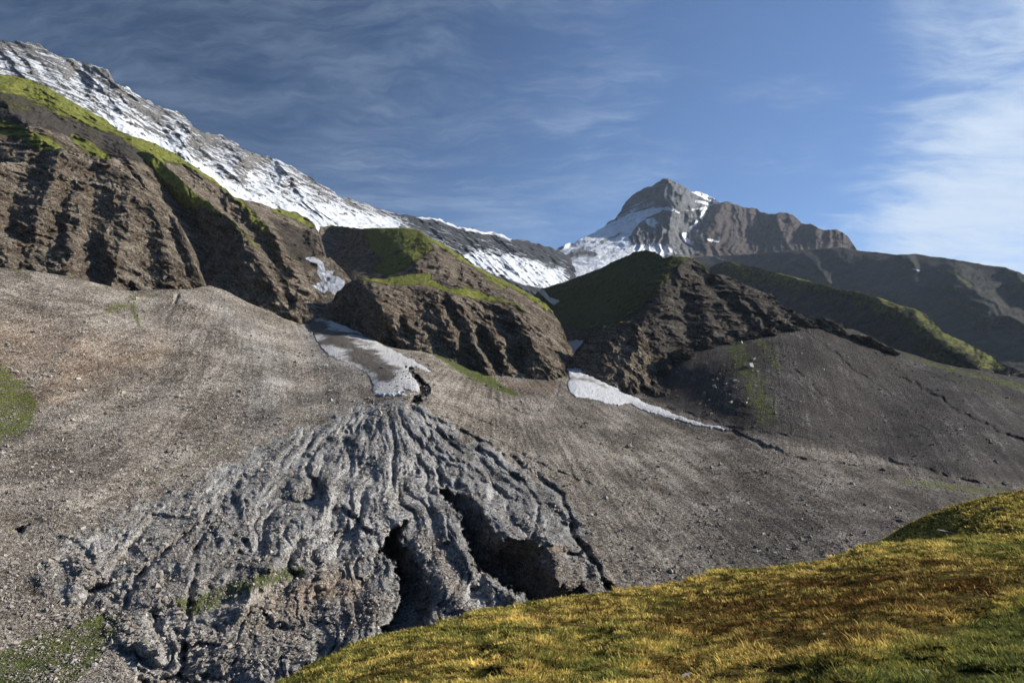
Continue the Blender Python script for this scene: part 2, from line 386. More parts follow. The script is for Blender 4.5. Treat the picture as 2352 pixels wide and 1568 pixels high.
# ------------------------------------------------------------------ B: snow dusted ridge on the left, running back to the saddle
topB = [(-250, 70), (0, 98), (60, 97), (92, 103), (112, 120), (150, 132), (185, 140), (222, 152), (247, 161), (252, 180), (262, 190), (297, 200), (303, 212), (330, 226), (345, 228), (352, 240), (372, 248), (395, 254), (418, 260),
        (430, 272), (440, 288), (462, 303), (490, 308), (505, 306), (520, 318), (545, 330), (560, 345), (600, 357), (640, 368), (668, 382), (700, 402), (740, 425), (780, 452), (815, 460), (850, 470), (880, 484), (920, 490), (955, 498), (1000, 500), (1030, 512), (1050, 520),
        (1080, 522), (1110, 535), (1135, 532), (1172, 548), (1200, 552), (1240, 560), (1262, 566), (1275, 572), (1290, 578), (1320, 600), (1400, 660)]
ctB = [(-250, 70, 1250), (0, 98, 1300), (250, 165, 1420), (500, 308, 1560), (740, 425, 1750), (900, 488, 2000), (1100, 530, 2350), (1280, 573, 2750),
       (0, 220, 980), (250, 300, 1080), (450, 400, 1200), (700, 500, 1350), (900, 560, 1500), (1100, 640, 1650), (1200, 660, 1750), (1290, 640, 2150), (1400, 660, 2600), (1290, 760, 1600), (900, 760, 1150), (0, 500, 700), (-250, 300, 800)]
def reliefB(P, px, py, v):
    # buttresses and couloirs running down the face, and thin ledges across it
    u = (px - 0.9 * (py - 300)) / 1000.0
    q = np.stack([u * 16, v * 1.3 + 0 * px, P[..., 1] * 0], -1); q[..., 0] += .5 * fbm(P / 260.0, 3)
    rib = ridged(q, 5, .55) - .4
    led = fbm(np.stack([px * .006, (py + .16 * px) * .09, 0 * px], -1), 4, .6)
    right = sm(px, 850, 1000)
    rib2 = ridged(np.stack([(px - 1.0 * (py - 500)) * .045, py * .012, 0 * px + 2], -1), 4, .6) - .4
    return (44 * rib * (1 - .2 * right) + 30 * right * rib2 + 7 * led + 7 * fbm(P / 30.0, 5, .6)) * (P[..., 1] / 1600)
B_st = [('spur', [(250, 165, 60, 90), (290, 230, 45, 60), (330, 300, 30, 20)]), ('spur', [(440, 290, 60, 90), (430, 340, 40, 50), (445, 390, 25, 0)]), ('spur', [(560, 345, 60, 80), (540, 390, 40, 50), (560, 440, 25, 0)]),
        ('spur', [(668, 382, 60, 90), (640, 430, 45, 60), (680, 490, 25, 0)]), ('gully', [(610, 400, 50, 60), (640, 450, 40, 60), (690, 490, 30, 20)]), ('gully', [(180, 170, 24, 60), (190, 190, 20, 40)]),
        ('spur', [(1000, 500, 30, 70), (1040, 560, 30, 40), (1080, 600, 20, 0)]), ('spur', [(1080, 522, 30, 70), (1130, 570, 30, 40), (1180, 610, 20, 0)]), ('spur', [(1172, 548, 30, 80), (1200, 590, 30, 40)])]
snowB = [('line', [(250, 270, 14), (360, 345, 30), (480, 430, 40), (600, 475, 30), (720, 510, 30), (820, 515, 30), (900, 520, 22)], 1.0), ('line', [(390, 330, 12), (450, 380, 16), (540, 440, 22), (600, 470, 20)], .9), ('line', [(440, 380, 8), (500, 420, 14), (560, 450, 10)], .9),
         ('line', [(575, 400, 7), (610, 440, 14), (650, 475, 16)], .9), ('line', [(690, 450, 6), (690, 470, 12), (700, 495, 14)], .95), ('poly', [(700, 470), (760, 455), (860, 490), (940, 520), (700, 520)], 20, .62),
         ('poly', [(1060, 590), (1100, 575), (1160, 590), (1230, 600), (1300, 640), (1290, 665), (1200, 660), (1120, 630)], 14, .95), ('line', [(1170, 590, 8), (1230, 630, 20), (1280, 640, 24)], .95),
         ('line', [(1040, 519, 3), (1110, 535, 3), (1135, 532, 5), (1172, 548, 4)], 1.0), ('line', [(960, 499, 3), (1010, 503, 4), (1040, 517, 3)], 1.0)]
def snB(px, py, P):
    m = masks(px, py, snowB); tpy = np.interp(px, [p[0] for p in topB], [p[1] for p in topB]); hh = sm(py - tpy, 4, 60)
    rib = ridged(np.stack([(px - .9 * (py - 300)) / 1000. * 30, py * .006, 0 * px + 3], -1), 4, .6)
    base = .30 + .16 * hh - .24 * sm(px, 860, 1000) + .05 * sm(px, 250, 420) * (1 - sm(px, 860, 950)) - .07 * (1 - sm(px, 60, 260)) - .22 * (rib - .4)
    low = sm(py - (640 + (px - 1200) * .35), 0, 26) * sm(px, 1000, 1080)
    q = np.maximum(base, m) - .9 * low; return np.clip(q, 0, 1.1)
sheet('snow_ridge', -250, 1400, 2.3, topB, [(-250, 420), (500, 560), (900, 640), (1290, 760), (1400, 790)], ctB, 170, M_B, strokes=B_st, relief=reliefB, jag=jg(3.5, 30), rough_top=4.0, rough_freq=.05,
      attrs=dict(grass=lambda px, py, P: 0 * px, snow=snB, debris=lambda px, py, P: .95 * sm(px, 830, 960)), floor=200)

# ------------------------------------------------------------------ C: the far peak with its long cliff
topC = [(1180, 640), (1270, 585), (1281, 571), (1300, 562), (1320, 556), (1356, 538), (1380, 525), (1398, 509), (1412, 500), (1425, 487), (1431, 475), (1437, 464), (1450, 450), (1464, 440), (1482, 431), (1500, 425), (1515, 416), (1524, 411), (1530, 409), (1537, 413), (1545, 414), (1560, 424),
        (1575, 433), (1592, 440), (1605, 440), (1622, 446), (1640, 456), (1652, 464), (1668, 463), (1686, 469), (1700, 474), (1731, 478), (1750, 488), (1764, 492), (1778, 491), (1791, 487), (1806, 489), (1816, 492), (1828, 500), (1842, 512), (1866, 517), (1880, 525), (1900, 530), (1922, 526), (1934, 532),
        (1946, 542), (1955, 555), (1968, 574), (2000, 600), (2100, 650)]
ctC = [(1180, 640, 2700), (1281, 571, 3000), (1398, 509, 3300), (1464, 440, 3500), (1530, 409, 3500), (1650, 462, 3550), (1791, 487, 3300), (1920, 527, 3000), (1968, 574, 2850), (2100, 650, 2700),
       (1500, 500, 3150), (1450, 600, 2500), (1300, 640, 2350), (1600, 560, 2850), (1750, 560, 2950), (1900, 575, 2800), (1600, 640, 2400), (1900, 680, 2300), (2100, 720, 2200), (1180, 720, 2200), (1400, 720, 2000)]
C_st = [('spur', [(1530, 409, 50, 300), (1560, 450, 40, 220), (1590, 470, 30, 100)]), ('spur', [(1530, 480, 40, 160), (1480, 505, 40, 160), (1440, 540, 30, 60)]), ('spur', [(1545, 485, 40, 150), (1530, 530, 35, 140), (1560, 575, 25, 40)]), ('gully', [(1640, 468, 14, 90), (1600, 520, 22, 130), (1570, 555, 24, 110), (1590, 580, 20, 30)]),
        ('spur', [(1660, 466, 40, 160), (1640, 520, 40, 180), (1620, 560, 30, 60)]), ('spur', [(1791, 487, 40, 140), (1800, 560, 30, 60)]), ('spur', [(1870, 520, 40, 120), (1880, 560, 30, 60)]), ('gully', [(1740, 480, 30, 80), (1740, 560, 30, 60)]), ('gully', [(1845, 515, 20, 80), (1850, 560, 20, 40)])]
def reliefC(P, px, py, v):
    q = np.stack([px * .022 + .35 * fbm(P / 300., 3), py * .007, 0 * px], -1)
    cliff = sm(px, 1580, 1640)
    apron = masks(px, py, [('poly', [(1476, 488), (1398, 512), (1330, 552), (1270, 600), (1290, 660), (1380, 640), (1470, 590), (1440, 520)], 14)])
    return (95 * (ridged(q * np.array([1.5, .8, 1]), 6, .6) - .4) * (1 - .9 * apron) + 16 * fbm(P / 90., 6, .62) * (1 - .6 * apron)) * (1 - .75 * sm(py, 565, 600))
snowC = [('poly', [(1385, 518), (1440, 493), (1500, 474), (1522, 484), (1488, 500), (1462, 520), (1446, 545), (1452, 566), (1400, 570)], 5, .92), ('line', [(1500, 560, 10), (1540, 575, 12)], .7), ('line', [(1490, 470, 16), (1450, 500, 20)], .42), ('poly', [(1470, 500), (1530, 500), (1600, 480), (1640, 470), (1600, 530), (1540, 510), (1480, 560)], 10, .42), ('poly', [(1440, 560), (1500, 558), (1560, 575), (1580, 600), (1440, 600)], 8, .72), ('line', [(1420, 500, 8), (1460, 480, 12), (1500, 465, 10)], .56), ('line', [(1530, 420, 20), (1560, 460, 30)], .30), ('poly', [(1478, 490), (1450, 494), (1398, 512), (1366, 530), (1330, 550), (1300, 560), (1276, 590), (1270, 650), (1330, 650), (1380, 622), (1430, 600), (1470, 585), (1500, 585), (1490, 572), (1456, 566), (1428, 550), (1436, 533), (1452, 510)], 5, 1.0), ('line', [(1592, 440, 4), (1620, 450, 10), (1650, 464, 7)], 1.0), ('line', [(1600, 462, 4), (1625, 468, 5)], 1.0),
         ('line', [(1648, 464, 4), (1615, 478, 8), (1578, 484, 5)], .62), ('line', [(1622, 478, 3), (1604, 505, 3.5), (1582, 530, 4)], 1.0), ('poly', [(1563, 537), (1580, 534), (1578, 545), (1594, 562), (1588, 564), (1570, 553)], 3), ('poly', [(1478, 507), (1500, 500), (1518, 512), (1506, 516), (1506, 524), (1490, 518)], 3), ('line', [(1512, 480, 3), (1535, 479, 5), (1560, 488, 3)], .95),
         ('line', [(1628, 551, 4), (1650, 556, 5)], 1.0), ('line', [(1690, 552, 2), (1700, 556, 3)], .9), ('line', [(1720, 552, 2), (1731, 557, 4)], 1.0), ('line', [(1440, 480, 3), (1475, 465, 4), (1500, 452, 3)], .62), ('poly', [(1500, 560), (1535, 560), (1560, 590), (1540, 600), (1520, 590)], 8, .6), ('line', [(1610, 575, 4), (1640, 584, 5), (1660, 585, 3)], .7), ('line', [(1500, 425, 30), (1480, 440, 25)], .3)]
def snC(px, py, P):
    m = masks(px, py, snowC)
    dk = masks(px, py, [('line', [(1305, 590, 12), (1340, 578, 16), (1365, 585, 10)], .55), ('line', [(1360, 570, 5), (1400, 548, 7), (1430, 535, 4)], .45)])
    low = .5 * sm(py + (px - 1300) * .28, 640, 668)
    return np.clip(m - dk - low * (m > .5), 0, 1.1)
sheet('far_peak', 1180, 2100, 2.2, topC, [(1180, 740), (1400, 740), (2100, 740)], ctC, 150, M_C, strokes=C_st, relief=reliefC, jag=jg(6, 60), rough_top=2.0, rough_freq=.09,
      attrs=dict(grass=lambda px, py, P: 0 * px, snow=snC, debris=lambda px, py, P: np.maximum(.75 * sm(py, 575, 590) * sm(px, 1560, 1600), .52 * sm(px - (py - 470) * -.3, 1610, 1650))), floor=250)

# ------------------------------------------------------------------ D: dark far slope on the right
topD = [(1380, 700), (1480, 615), (1540, 600), (1620, 588), (1700, 585), (1800, 576), (1900, 570), (1935, 568), (1968, 575), (2020, 580), (2060, 585), (2084, 584), (2110, 584), (2160, 591), (2230, 602), (2284, 612), (2310, 614), (2352, 630), (2450, 660), (2650, 700)]
ctD = [(1380, 700, 2600), (1540, 600, 2600), (1700, 583, 2500), (1935, 568, 2200), (2084, 584, 2000), (2352, 630, 1600), (2650, 700, 1300),
       (1650, 650, 2380), (1850, 680, 2060), (2050, 760, 1650), (2352, 800, 1180), (2352, 700, 1420), (2150, 680, 1680), (1900, 620, 2130), (2650, 850, 950), (1380, 760, 2350), (2000, 900, 1400), (2352, 900, 950)]
D_st = [('spur', [(2070, 584, 12, 30), (2090, 605, 16, 60), (2110, 622, 10, 0)]), ('spur', [(2155, 622, 30, 0), (2190, 632, 34, 70), (2240, 665, 34, 80), (2300, 715, 34, 80), (2352, 745, 30, 70), (2420, 780, 30, 60)]), ('spur', [(2310, 618, 20, 10), (2352, 655, 36, 60), (2420, 700, 30, 60)]),
        ('spur', [(2140, 650, 16, 0), (2190, 660, 26, 50), (2240, 690, 26, 60), (2290, 725, 20, 30)]), ('spur', [(2180, 690, 16, 0), (2215, 700, 26, 50), (2262, 730, 26, 60), (2300, 760, 20, 10)]), ('spur', [(1830, 605, 20, 0), (1870, 612, 30, 50), (1895, 640, 24, 60), (1915, 655, 12, 10)]), ('round', [(1800, 590, 40, 30), (1930, 590, 30, 20)])]
grD = [('line', [(2155, 622, 8), (2190, 632, 10), (2230, 655, 8)], .8), ('line', [(2310, 624, 10), (2352, 655, 22), (2450, 700, 22)], .75), ('line', [(2130, 655, 8), (2190, 662, 12), (2230, 680, 10)], .6), ('line', [(2185, 692, 10), (2230, 712, 14), (2262, 728, 10)], .75), ('line', [(2060, 590, 10), (2100, 600, 14)], .4), ('line', [(2200, 600, 10), (2352, 640, 14)], .42), ('line', [(2270, 812, 12), (2352, 835, 14)], .6)]
def reliefD(P, px, py, v):
    return (26 * (ridged(P * np.array([1, .6, .5]) / 160. + 3, 5) - .4) + 9 * fbm(P / 40., 5, .6)) * (.25 + .75 * sm(py - np.interp(px, [p[0] for p in topD], [p[1] for p in topD]), 4, 40))
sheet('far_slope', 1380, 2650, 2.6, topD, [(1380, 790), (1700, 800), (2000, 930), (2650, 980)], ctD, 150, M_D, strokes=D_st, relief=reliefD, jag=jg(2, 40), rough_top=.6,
      attrs=dict(grass=grD, snow=[('line', [(2098, 617, 2), (2112, 622, 2.5)], 1.0), ('line', [(1640, 590, 3), (1670, 598, 4)], .5), ('line', [(1780, 580, 5), (1800, 575, 4)], .3)], debris=lambda px, py, P: .35 + .5 * masks(px, py, [('poly', [(2240, 725), (2352, 760), (2650, 860), (2650, 900), (2352, 820), (2260, 765)], 8)])), floor=-40)

# ------------------------------------------------------------------ E: green ridge in front of it
topE = [(1560, 720), (1600, 650), (1640, 607), (1662, 601), (1685, 601), (1712, 608), (1740, 614), (1800, 630), (1850, 643), (1872, 649), (1905, 657), (1930, 666), (1958, 668), (1975, 667), (2000, 680), (2040, 690), (2068, 702), (2098, 708), (2128, 722), (2150, 745), (2165, 762), (2200, 778), (2240, 797), (2270, 815), (2300, 832), (2352, 856), (2450, 890), (2650, 950)]
ctE = [(1560, 720, 1250), (1662, 601, 1300), (1850, 643, 1080), (1960, 668, 980), (2098, 708, 840), (2200, 778, 720), (2300, 832, 620), (2352, 856, 570), (2650, 950, 450),
       (1600, 720, 1200), (1700, 690, 1170), (1800, 745, 1020), (1900, 780, 920), (2050, 820, 760), (2200, 855, 640), (2352, 900, 530), (2650, 980, 420), (1900, 900, 840), (2650, 1100, 380), (1700, 860, 1050)]
E_st = [('spur', [(1662, 601, 30, 30), (1740, 614, 26, 26), (1850, 643, 20, 20), (1960, 668, 20, 20)]), ('spur', [(1965, 667, 26, 20), (2060, 715, 30, 26), (2130, 760, 34, 26), (2200, 815, 30, 16), (2260, 850, 20, 8)]), ('round', [(2098, 708, 20, 10), (2150, 760, 30, 14), (2250, 830, 24, 12)]), ('gully', [(2000, 760, 30, 14), (2060, 830, 26, 10)]), ('gully', [(1880, 690, 30, 12), (1930, 760, 26, 8)])]
grE = [('poly', [(1630, 600), (1850, 640), (1960, 664), (1940, 680), (1830, 672), (1700, 650)], 16, .62), ('line', [(1665, 606, 8), (1800, 636, 8), (1960, 672, 7), (2098, 712, 9), (2160, 766, 14), (2240, 808, 16), (2300, 845, 14)], .95), ('poly', [(1960, 660), (2100, 705), (2160, 755), (2300, 835), (2310, 860), (2240, 850), (2150, 800), (2050, 745), (1950, 700)], 14, .58), ('line', [(2120, 800, 30), (2220, 850, 20)], .6), ('line', [(1960, 720, 50), (2060, 780, 40)], .3)]
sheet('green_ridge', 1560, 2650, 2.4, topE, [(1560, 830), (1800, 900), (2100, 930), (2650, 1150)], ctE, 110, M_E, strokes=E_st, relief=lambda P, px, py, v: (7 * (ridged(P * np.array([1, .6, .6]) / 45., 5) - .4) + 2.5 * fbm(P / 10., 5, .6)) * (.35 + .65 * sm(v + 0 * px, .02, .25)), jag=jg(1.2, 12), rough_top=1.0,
      attrs=dict(grass=grE, snow=lambda px, py, P: 0 * px, debris=lambda px, py, P: .35 + 0 * px), floor=-60)

# ------------------------------------------------------------------ L3: back slope under the snow ridge
topL3 = [(-250, 150), (0, 172), (40, 176), (80, 186), (132, 214), (180, 243), (240, 274), (272, 299), (312, 315), (360, 331), (400, 353), (440, 378), (500, 418), (540, 454), (580, 463), (628, 478), (680, 488), (704, 498), (720, 512), (730, 532), (740, 562), (750, 600), (762, 640), (776, 690), (800, 800)]
ctL3 = [(-250, 150, 640), (0, 172, 660), (272, 299, 690), (440, 378, 720), (580, 463, 770), (722, 514, 800), (745, 590, 640), (0, 340, 460), (150, 330, 490), (300, 360, 530), (400, 420, 560), (560, 540, 560), (640, 600, 540), (700, 640, 530), (735, 620, 580), (720, 720, 440), (500, 640, 450), (0, 500, 430), (800, 800, 420), (-250, 400, 430)]
L3_st = [('spur', [(540, 454, 26, 37), (590, 500, 26, 37), (625, 535, 22, 27), (660, 600, 20, 17), (700, 660, 16, 10)]), ('spur', [(440, 385, 24, 27), (500, 440, 22, 24), (560, 470, 16, 17)]), ('gully', [(480, 440, 26, 27), (540, 500, 30, 41), (600, 560, 26, 34), (640, 620, 24, 17)]), ('spur', [(600, 470, 18, 20), (650, 540, 22, 27), (690, 600, 18, 17), (720, 640, 14, 7)]),
         ('spur', [(0, 225, 34, 24), (60, 290, 34, 27), (130, 335, 26, 20)]), ('gully', [(60, 215, 30, 17), (170, 290, 34, 24), (240, 350, 26, 14)]), ('spur', [(200, 320, 26, 20), (240, 365, 22, 14)]), ('spur', [(270, 345, 30, 24), (340, 420, 30, 24)]), ('gully', [(330, 330, 24, 20), (400, 370, 22, 20), (440, 410, 20, 17)]), ('gully', [(700, 510, 12, 17), (690, 560, 16, 20), (715, 600, 12, 14)]), ('gully', [(640, 500, 14, 20), (670, 570, 14, 14)])]
grL3 = [('line', [(-250, 170, 22), (0, 188, 30), (60, 202, 27), (120, 228, 27), (180, 258, 24), (240, 287, 18), (262, 300, 9)], 1.0), ('line', [(272, 303, 9), (312, 322, 19), (350, 340, 27), (390, 358, 17), (440, 380, 8), (500, 420, 6), (538, 455, 5)], 1.0), ('poly', [(0, 270), (70, 300), (120, 315), (152, 344), (100, 349), (40, 318), (0, 312)], 10, .95), ('line', [(170, 315, 11), (210, 345, 19), (245, 366, 14)], .9),
        ('line', [(545, 458, 8), (585, 500, 8), (618, 535, 6)], .95), ('line', [(630, 482, 8), (680, 498, 9), (716, 520, 6)], .95), ('line', [(600, 555, 6), (640, 580, 8)], .7), ('line', [(345, 345, 11), (370, 375, 11)], .9), ('line', [(0, 225, 30), (60, 250, 27)], .45), ('line', [(120, 250, 27), (220, 310, 27)], .38)]
sheet('left_slope', -250, 800, 2.2, topL3, [(-250, 480), (0, 520), (300, 560), (500, 720), (720, 780), (800, 860)], ctL3, 170, M_L, strokes=L3_st, relief=rk(38, 8, .5, 2.), jag=jg(1.6, 12), rough_top=1.5,
      attrs=dict(grass=grL3, snow=[('poly', [(702, 590), (719, 590), (742, 601), (749, 621), (770, 621), (762, 633), (800, 646), (790, 680), (755, 667), (745, 672), (713, 656), (739, 646), (728, 627), (728, 608), (706, 596)], 3)], debris=[('poly', [(-250, 170), (60, 210), (200, 270), (330, 340), (340, 380), (240, 350), (120, 300), (-250, 240)], 16, .75), ('poly', [(600, 480), (735, 530), (740, 620), (700, 640), (640, 560)], 20, .5)]), floor=60)

# ------------------------------------------------------------------ G2: rear tier of the centre hill
topG2 = [(715, 640), (728, 560), (735, 522), (760, 518), (800, 521), (830, 525), (870, 523), (900, 523), (930, 523), (958, 527), (975, 537), (987, 547), (1010, 555), (1040, 575), (1062, 591), (1095, 612), (1130, 632), (1165, 647), (1200, 665), (1235, 685), (1262, 705), (1285, 740), (1300, 775), (1330, 830), (1360, 900)]
ctG2 = [(715, 640, 640), (735, 522, 900), (850, 525, 790), (958, 527, 735), (1010, 555, 690), (1062, 591, 650), (1130, 632, 610), (1200, 665, 570), (1262, 705, 530), (1300, 775, 470), (1360, 900, 430),
        (760, 600, 800), (860, 590, 700), (940, 568, 650), (820, 650, 560), (900, 645, 510), (985, 640, 480), (1060, 665, 475), (1190, 700, 455), (1250, 760, 440), (715, 760, 470), (1000, 760, 440), (1360, 960, 400)]
G2_st = [('spur', [(987, 549, 30, 22), (1015, 590, 30, 24), (1030, 630, 26, 20), (1025, 655, 20, 10)]), ('spur', [(1030, 575, 18, 10), (1060, 620, 22, 16), (1080, 655, 20, 12), (1105, 680, 14, 6)]), ('gully', [(1010, 560, 10, 6), (1045, 620, 12, 12), (1060, 660, 14, 12)]), ('spur', [(1075, 605, 14, 8), (1110, 650, 20, 14), (1140, 685, 18, 10)]), ('gully', [(1070, 605, 8, 5), (1090, 650, 10, 10), (1120, 690, 12, 8)]), ('spur', [(1120, 632, 14, 8), (1165, 680, 20, 14), (1220, 730, 16, 10)]), ('spur', [(935, 585, 20, 12), (955, 605, 22, 18), (972, 625, 18, 12)]),
         ('spur', [(800, 600, 18, 10), (840, 590, 18, 14), (870, 575, 14, 8)]), ('gully', [(760, 530, 40, 24), (800, 570, 40, 24), (830, 600, 30, 10)]), ('spur', [(755, 590, 12, 8), (770, 610, 14, 12)])]
grG2 = [('poly', [(833, 518), (900, 515), (965, 522), (990, 545), (1040, 572), (1000, 556), (960, 560), (915, 575), (882, 597), (850, 572), (845, 548)], 6, 1.0), ('poly', [(985, 550), (930, 565), (880, 590), (845, 618), (900, 640), (960, 600), (1000, 570)], 12, .75), ('line', [(1000, 552, 8), (1062, 592, 9), (1130, 633, 7), (1200, 668, 7), (1260, 706, 8)], .95), ('line', [(1122, 640, 6), (1160, 660, 5)], .9), ('line', [(760, 519, 7), (790, 522, 6)], .9),
        ('poly', [(1050, 650), (1100, 665), (1135, 685), (1100, 685)], 6, .8)]
sheet('centre_hill_rear', 715, 1360, 2.0, topG2, [(715, 780), (1000, 800), (1360, 960)], ctG2, 130, M_G, strokes=G2_st, relief=lambda P, px, py, v: rk(30, 5.5, .5, 5.)(P, px, py, v) * (1 - .85 * masks(px, py, grG2[:1])), jag=jg(1.2, 10), rough_top=1.0,
      attrs=dict(grass=grG2, snow=lambda px, py, P: 0 * px, debris=lambda px, py, P: 0 * px), floor=60)

# ravine between the left slope and the centre hill
sheet('ravine_floor', 670, 900, 2.0, [(670, 640), (695, 600), (720, 588), (760, 592), (790, 622), (820, 660), (860, 690), (900, 720)], [(670, 780), (900, 830)], [(700, 560, 640), (740, 540, 690), (760, 620, 585), (790, 650, 540), (740, 650, 545), (750, 700, 470), (720, 745, 425), (830, 765, 408), (860, 700, 500), (900, 720, 480), (670, 640, 560), (900, 830, 385), (670, 780, 420)], 80, M_L,
      relief=rk(16, 2.2, .7, 9.), jag=jg(.6, 5), attrs=dict(grass=lambda px, py, P: 0 * px, debris=lambda px, py, P: 0 * px, snow=[('poly', [(702, 590), (719, 590), (742, 601), (749, 621), (770, 621), (762, 633), (778, 635), (794, 646), (790, 659), (775, 682), (755, 667), (745, 672), (713, 656), (739, 646), (728, 627), (728, 608), (706, 596)], 3, 1.0), ('line', [(755, 680, 4), (750, 700, 7), (760, 720, 7), (790, 740, 8), (830, 760, 6)], .55)]), floor=60)

# ------------------------------------------------------------------ G1: front tier with the grass terrace
topG1 = [(735, 780), (752, 710), (775, 670), (790, 656), (800, 648), (815, 641), (840, 639), (880, 640), (905, 636), (940, 630), (985, 627), (1010, 640), (1050, 655), (1090, 665), (1130, 680), (1165, 690), (1185, 696), (1205, 712), (1225, 728), (1245, 752), (1262, 775), (1280, 808), (1296, 840), (1308, 868), (1330, 920)]
ctG1 = [(735, 780, 430), (775, 670, 470), (815, 641, 455), (870, 640, 460), (940, 630, 470), (1010, 640, 465), (1090, 668, 440), (1185, 696, 425), (1245, 752, 402), (1308, 868, 376), (1330, 920, 372),
        (860, 647, 425), (930, 659, 418), (1000, 664, 420), (1060, 677, 412), (780, 745, 420), (850, 770, 388), (900, 795, 378), (960, 812, 369), (1040, 840, 361), (1150, 885, 352), (1220, 890, 355), (1300, 885, 371), (735, 900, 380), (1100, 960, 330), (1330, 960, 365), (1100, 760, 388), (1000, 740, 392)]
G1_st = [('spur', [(870, 652, 40, 0), (874, 672, 50, 12), (872, 718, 60, 17), (850, 751, 46, 14), (845, 775, 30, 8)]), ('spur', [(985, 668, 40, 4), (1012, 690, 40, 8), (1035, 745, 44, 12), (1060, 800, 36, 12), (1050, 830, 24, 6)]), ('gully', [(1022, 688, 14, 8), (1042, 740, 16, 12), (1068, 780, 14, 10), (1075, 820, 14, 8)]), ('spur', [(1085, 772, 16, 6), (1100, 800, 20, 14), (1122, 850, 18, 12)]),
         ('gully', [(1105, 760, 14, 8), (1118, 790, 14, 12), (1140, 840, 12, 8)]), ('spur', [(1130, 752, 18, 8), (1150, 790, 24, 14), (1168, 842, 20, 12)]), ('spur', [(1160, 696, 40, 10), (1190, 740, 46, 16), (1225, 790, 46, 16), (1262, 850, 40, 12)]), ('gully', [(1150, 712, 16, 8), (1160, 760, 20, 10), (1185, 830, 22, 12)]), ('gully', [(925, 735, 12, 5), (935, 770, 14, 7)]), ('gully', [(895, 765, 8, 8), (905, 790, 10, 10)]), ('round', [(960, 780, 30, 6), (985, 810, 20, 4)])]
grG1 = [('poly', [(815, 638), (870, 636), (905, 634), (940, 627), (990, 624), (990, 642), (1035, 664), (1070, 662), (1130, 680), (1200, 696), (1235, 730), (1215, 720), (1175, 697), (1120, 692), (1060, 680), (1010, 664), (970, 653), (930, 657), (880, 652), (838, 645)], 4, 1.0)]
sheet('centre_hill_front', 735, 1330, 1.8, topG1, [(735, 900), (900, 900), (1150, 960), (1330, 960)], ctG1, 170, M_G, strokes=G1_st, relief=lambda P, px, py, v: rk(22, 4.5, .5, 7.5, tilt=.5)(P, px, py, v) * (1 - .9 * masks(px, py, grG1)), jag=jg(.9, 6), rough_top=1.0,
      attrs=dict(grass=grG1, snow=lambda px, py, P: 0 * px, debris=[('poly', [(990, 640), (1040, 655), (1100, 672), (1060, 665), (1000, 650)], 4, .9)]), floor=40)

# ------------------------------------------------------------------ L2 and L1: the left buttresses
topL2 = [(180, 420), (200, 370), (240, 362), (290, 350), (330, 348), (352, 354), (375, 376), (400, 398), (425, 420), (450, 445), (475, 462), (496, 479), (520, 496), (540, 512), (562, 532), (580, 552), (612, 584), (640, 622), (670, 658), (692, 682), (718, 722), (740, 770), (780, 850)]
ctL2 = [(180, 420, 520), (290, 350, 560), (352, 354, 545), (425, 420, 505), (496, 479, 478), (560, 530, 455), (612, 584, 440), (692, 682, 415), (718, 722, 405), (780, 850, 390), (380, 440, 530), (400, 520, 515), (430, 580, 490), (480, 590, 462), (480, 665, 400), (560, 700, 394), (640, 735, 398), (715, 755, 402), (180, 600, 450), (300, 700, 420), (780, 900, 380), (560, 600, 418)]
L2_st = [('spur', [(496, 479, 30, 4), (548, 530, 40, 8), (590, 585, 50, 18), (620, 640, 50, 20), (670, 720, 40, 10)]), ('spur', [(350, 380, 26, 10), (385, 415, 30, 16), (432, 458, 28, 16), (478, 490, 20, 8)]), ('gully', [(640, 640, 12, 6), (660, 690, 14, 8)]), ('spur', [(352, 375, 26, 6), (340, 400, 30, 10), (370, 450, 24, 6)]), ('gully', [(600, 560, 14, 8), (640, 610, 14, 8)]), ('gully', [(520, 560, 30, 8), (545, 660, 26, 8)])]
grL2 = [('poly', [(300, 345), (352, 350), (400, 395), (450, 440), (496, 476), (510, 492), (474, 478), (436, 476), (400, 470), (366, 436), (345, 395)], 7, 1.0), ('line', [(496, 481, 4), (540, 514, 4), (600, 574, 3)], .95), ('line', [(600, 556, 3), (644, 582, 4)], .8), ('line', [(284, 362, 10), (330, 400, 10), (350, 450, 10)], .5)]
sheet('rock_buttress', 180, 780, 2.0, topL2, [(180, 760), (480, 740), (600, 800), (780, 900)], ctL2, 190, M_L, strokes=L2_st, relief=lambda P, px, py, v: rk(24, 4.5, .5, 3.3)(P, px, py, v) * (1 - .85 * masks(px, py, grL2[:1])), jag=jg(1.0, 8), rough_top=1.2,
      attrs=dict(grass=grL2, snow=lambda px, py, P: 0 * px, debris=lambda px, py, P: 0 * px), floor=60)
topL1 = [(-250, 340), (0, 372), (50, 374), (75, 362), (105, 350), (135, 342), (150, 341), (165, 346), (200, 357), (240, 366), (262, 364), (285, 372), (300, 396), (325, 428), (345, 440), (362, 470), (380, 492), (395, 497), (412, 515), (420, 535), (432, 570), (445, 600), (455, 622), (462, 650), (480, 700), (520, 800)]
ctL1 = [(-250, 340, 350), (0, 372, 388), (75, 362, 408), (150, 341, 424), (240, 366, 436), (300, 396, 436), (345, 440, 430), (395, 497, 420), (432, 570, 404), (462, 650, 388), (520, 800, 380), (0, 500, 345), (0, 640, 314), (160, 655, 331), (300, 690, 350), (430, 690, 372), (-250, 640, 290), (200, 480, 385), (300, 560, 380), (0, 760, 295), (300, 780, 335)]
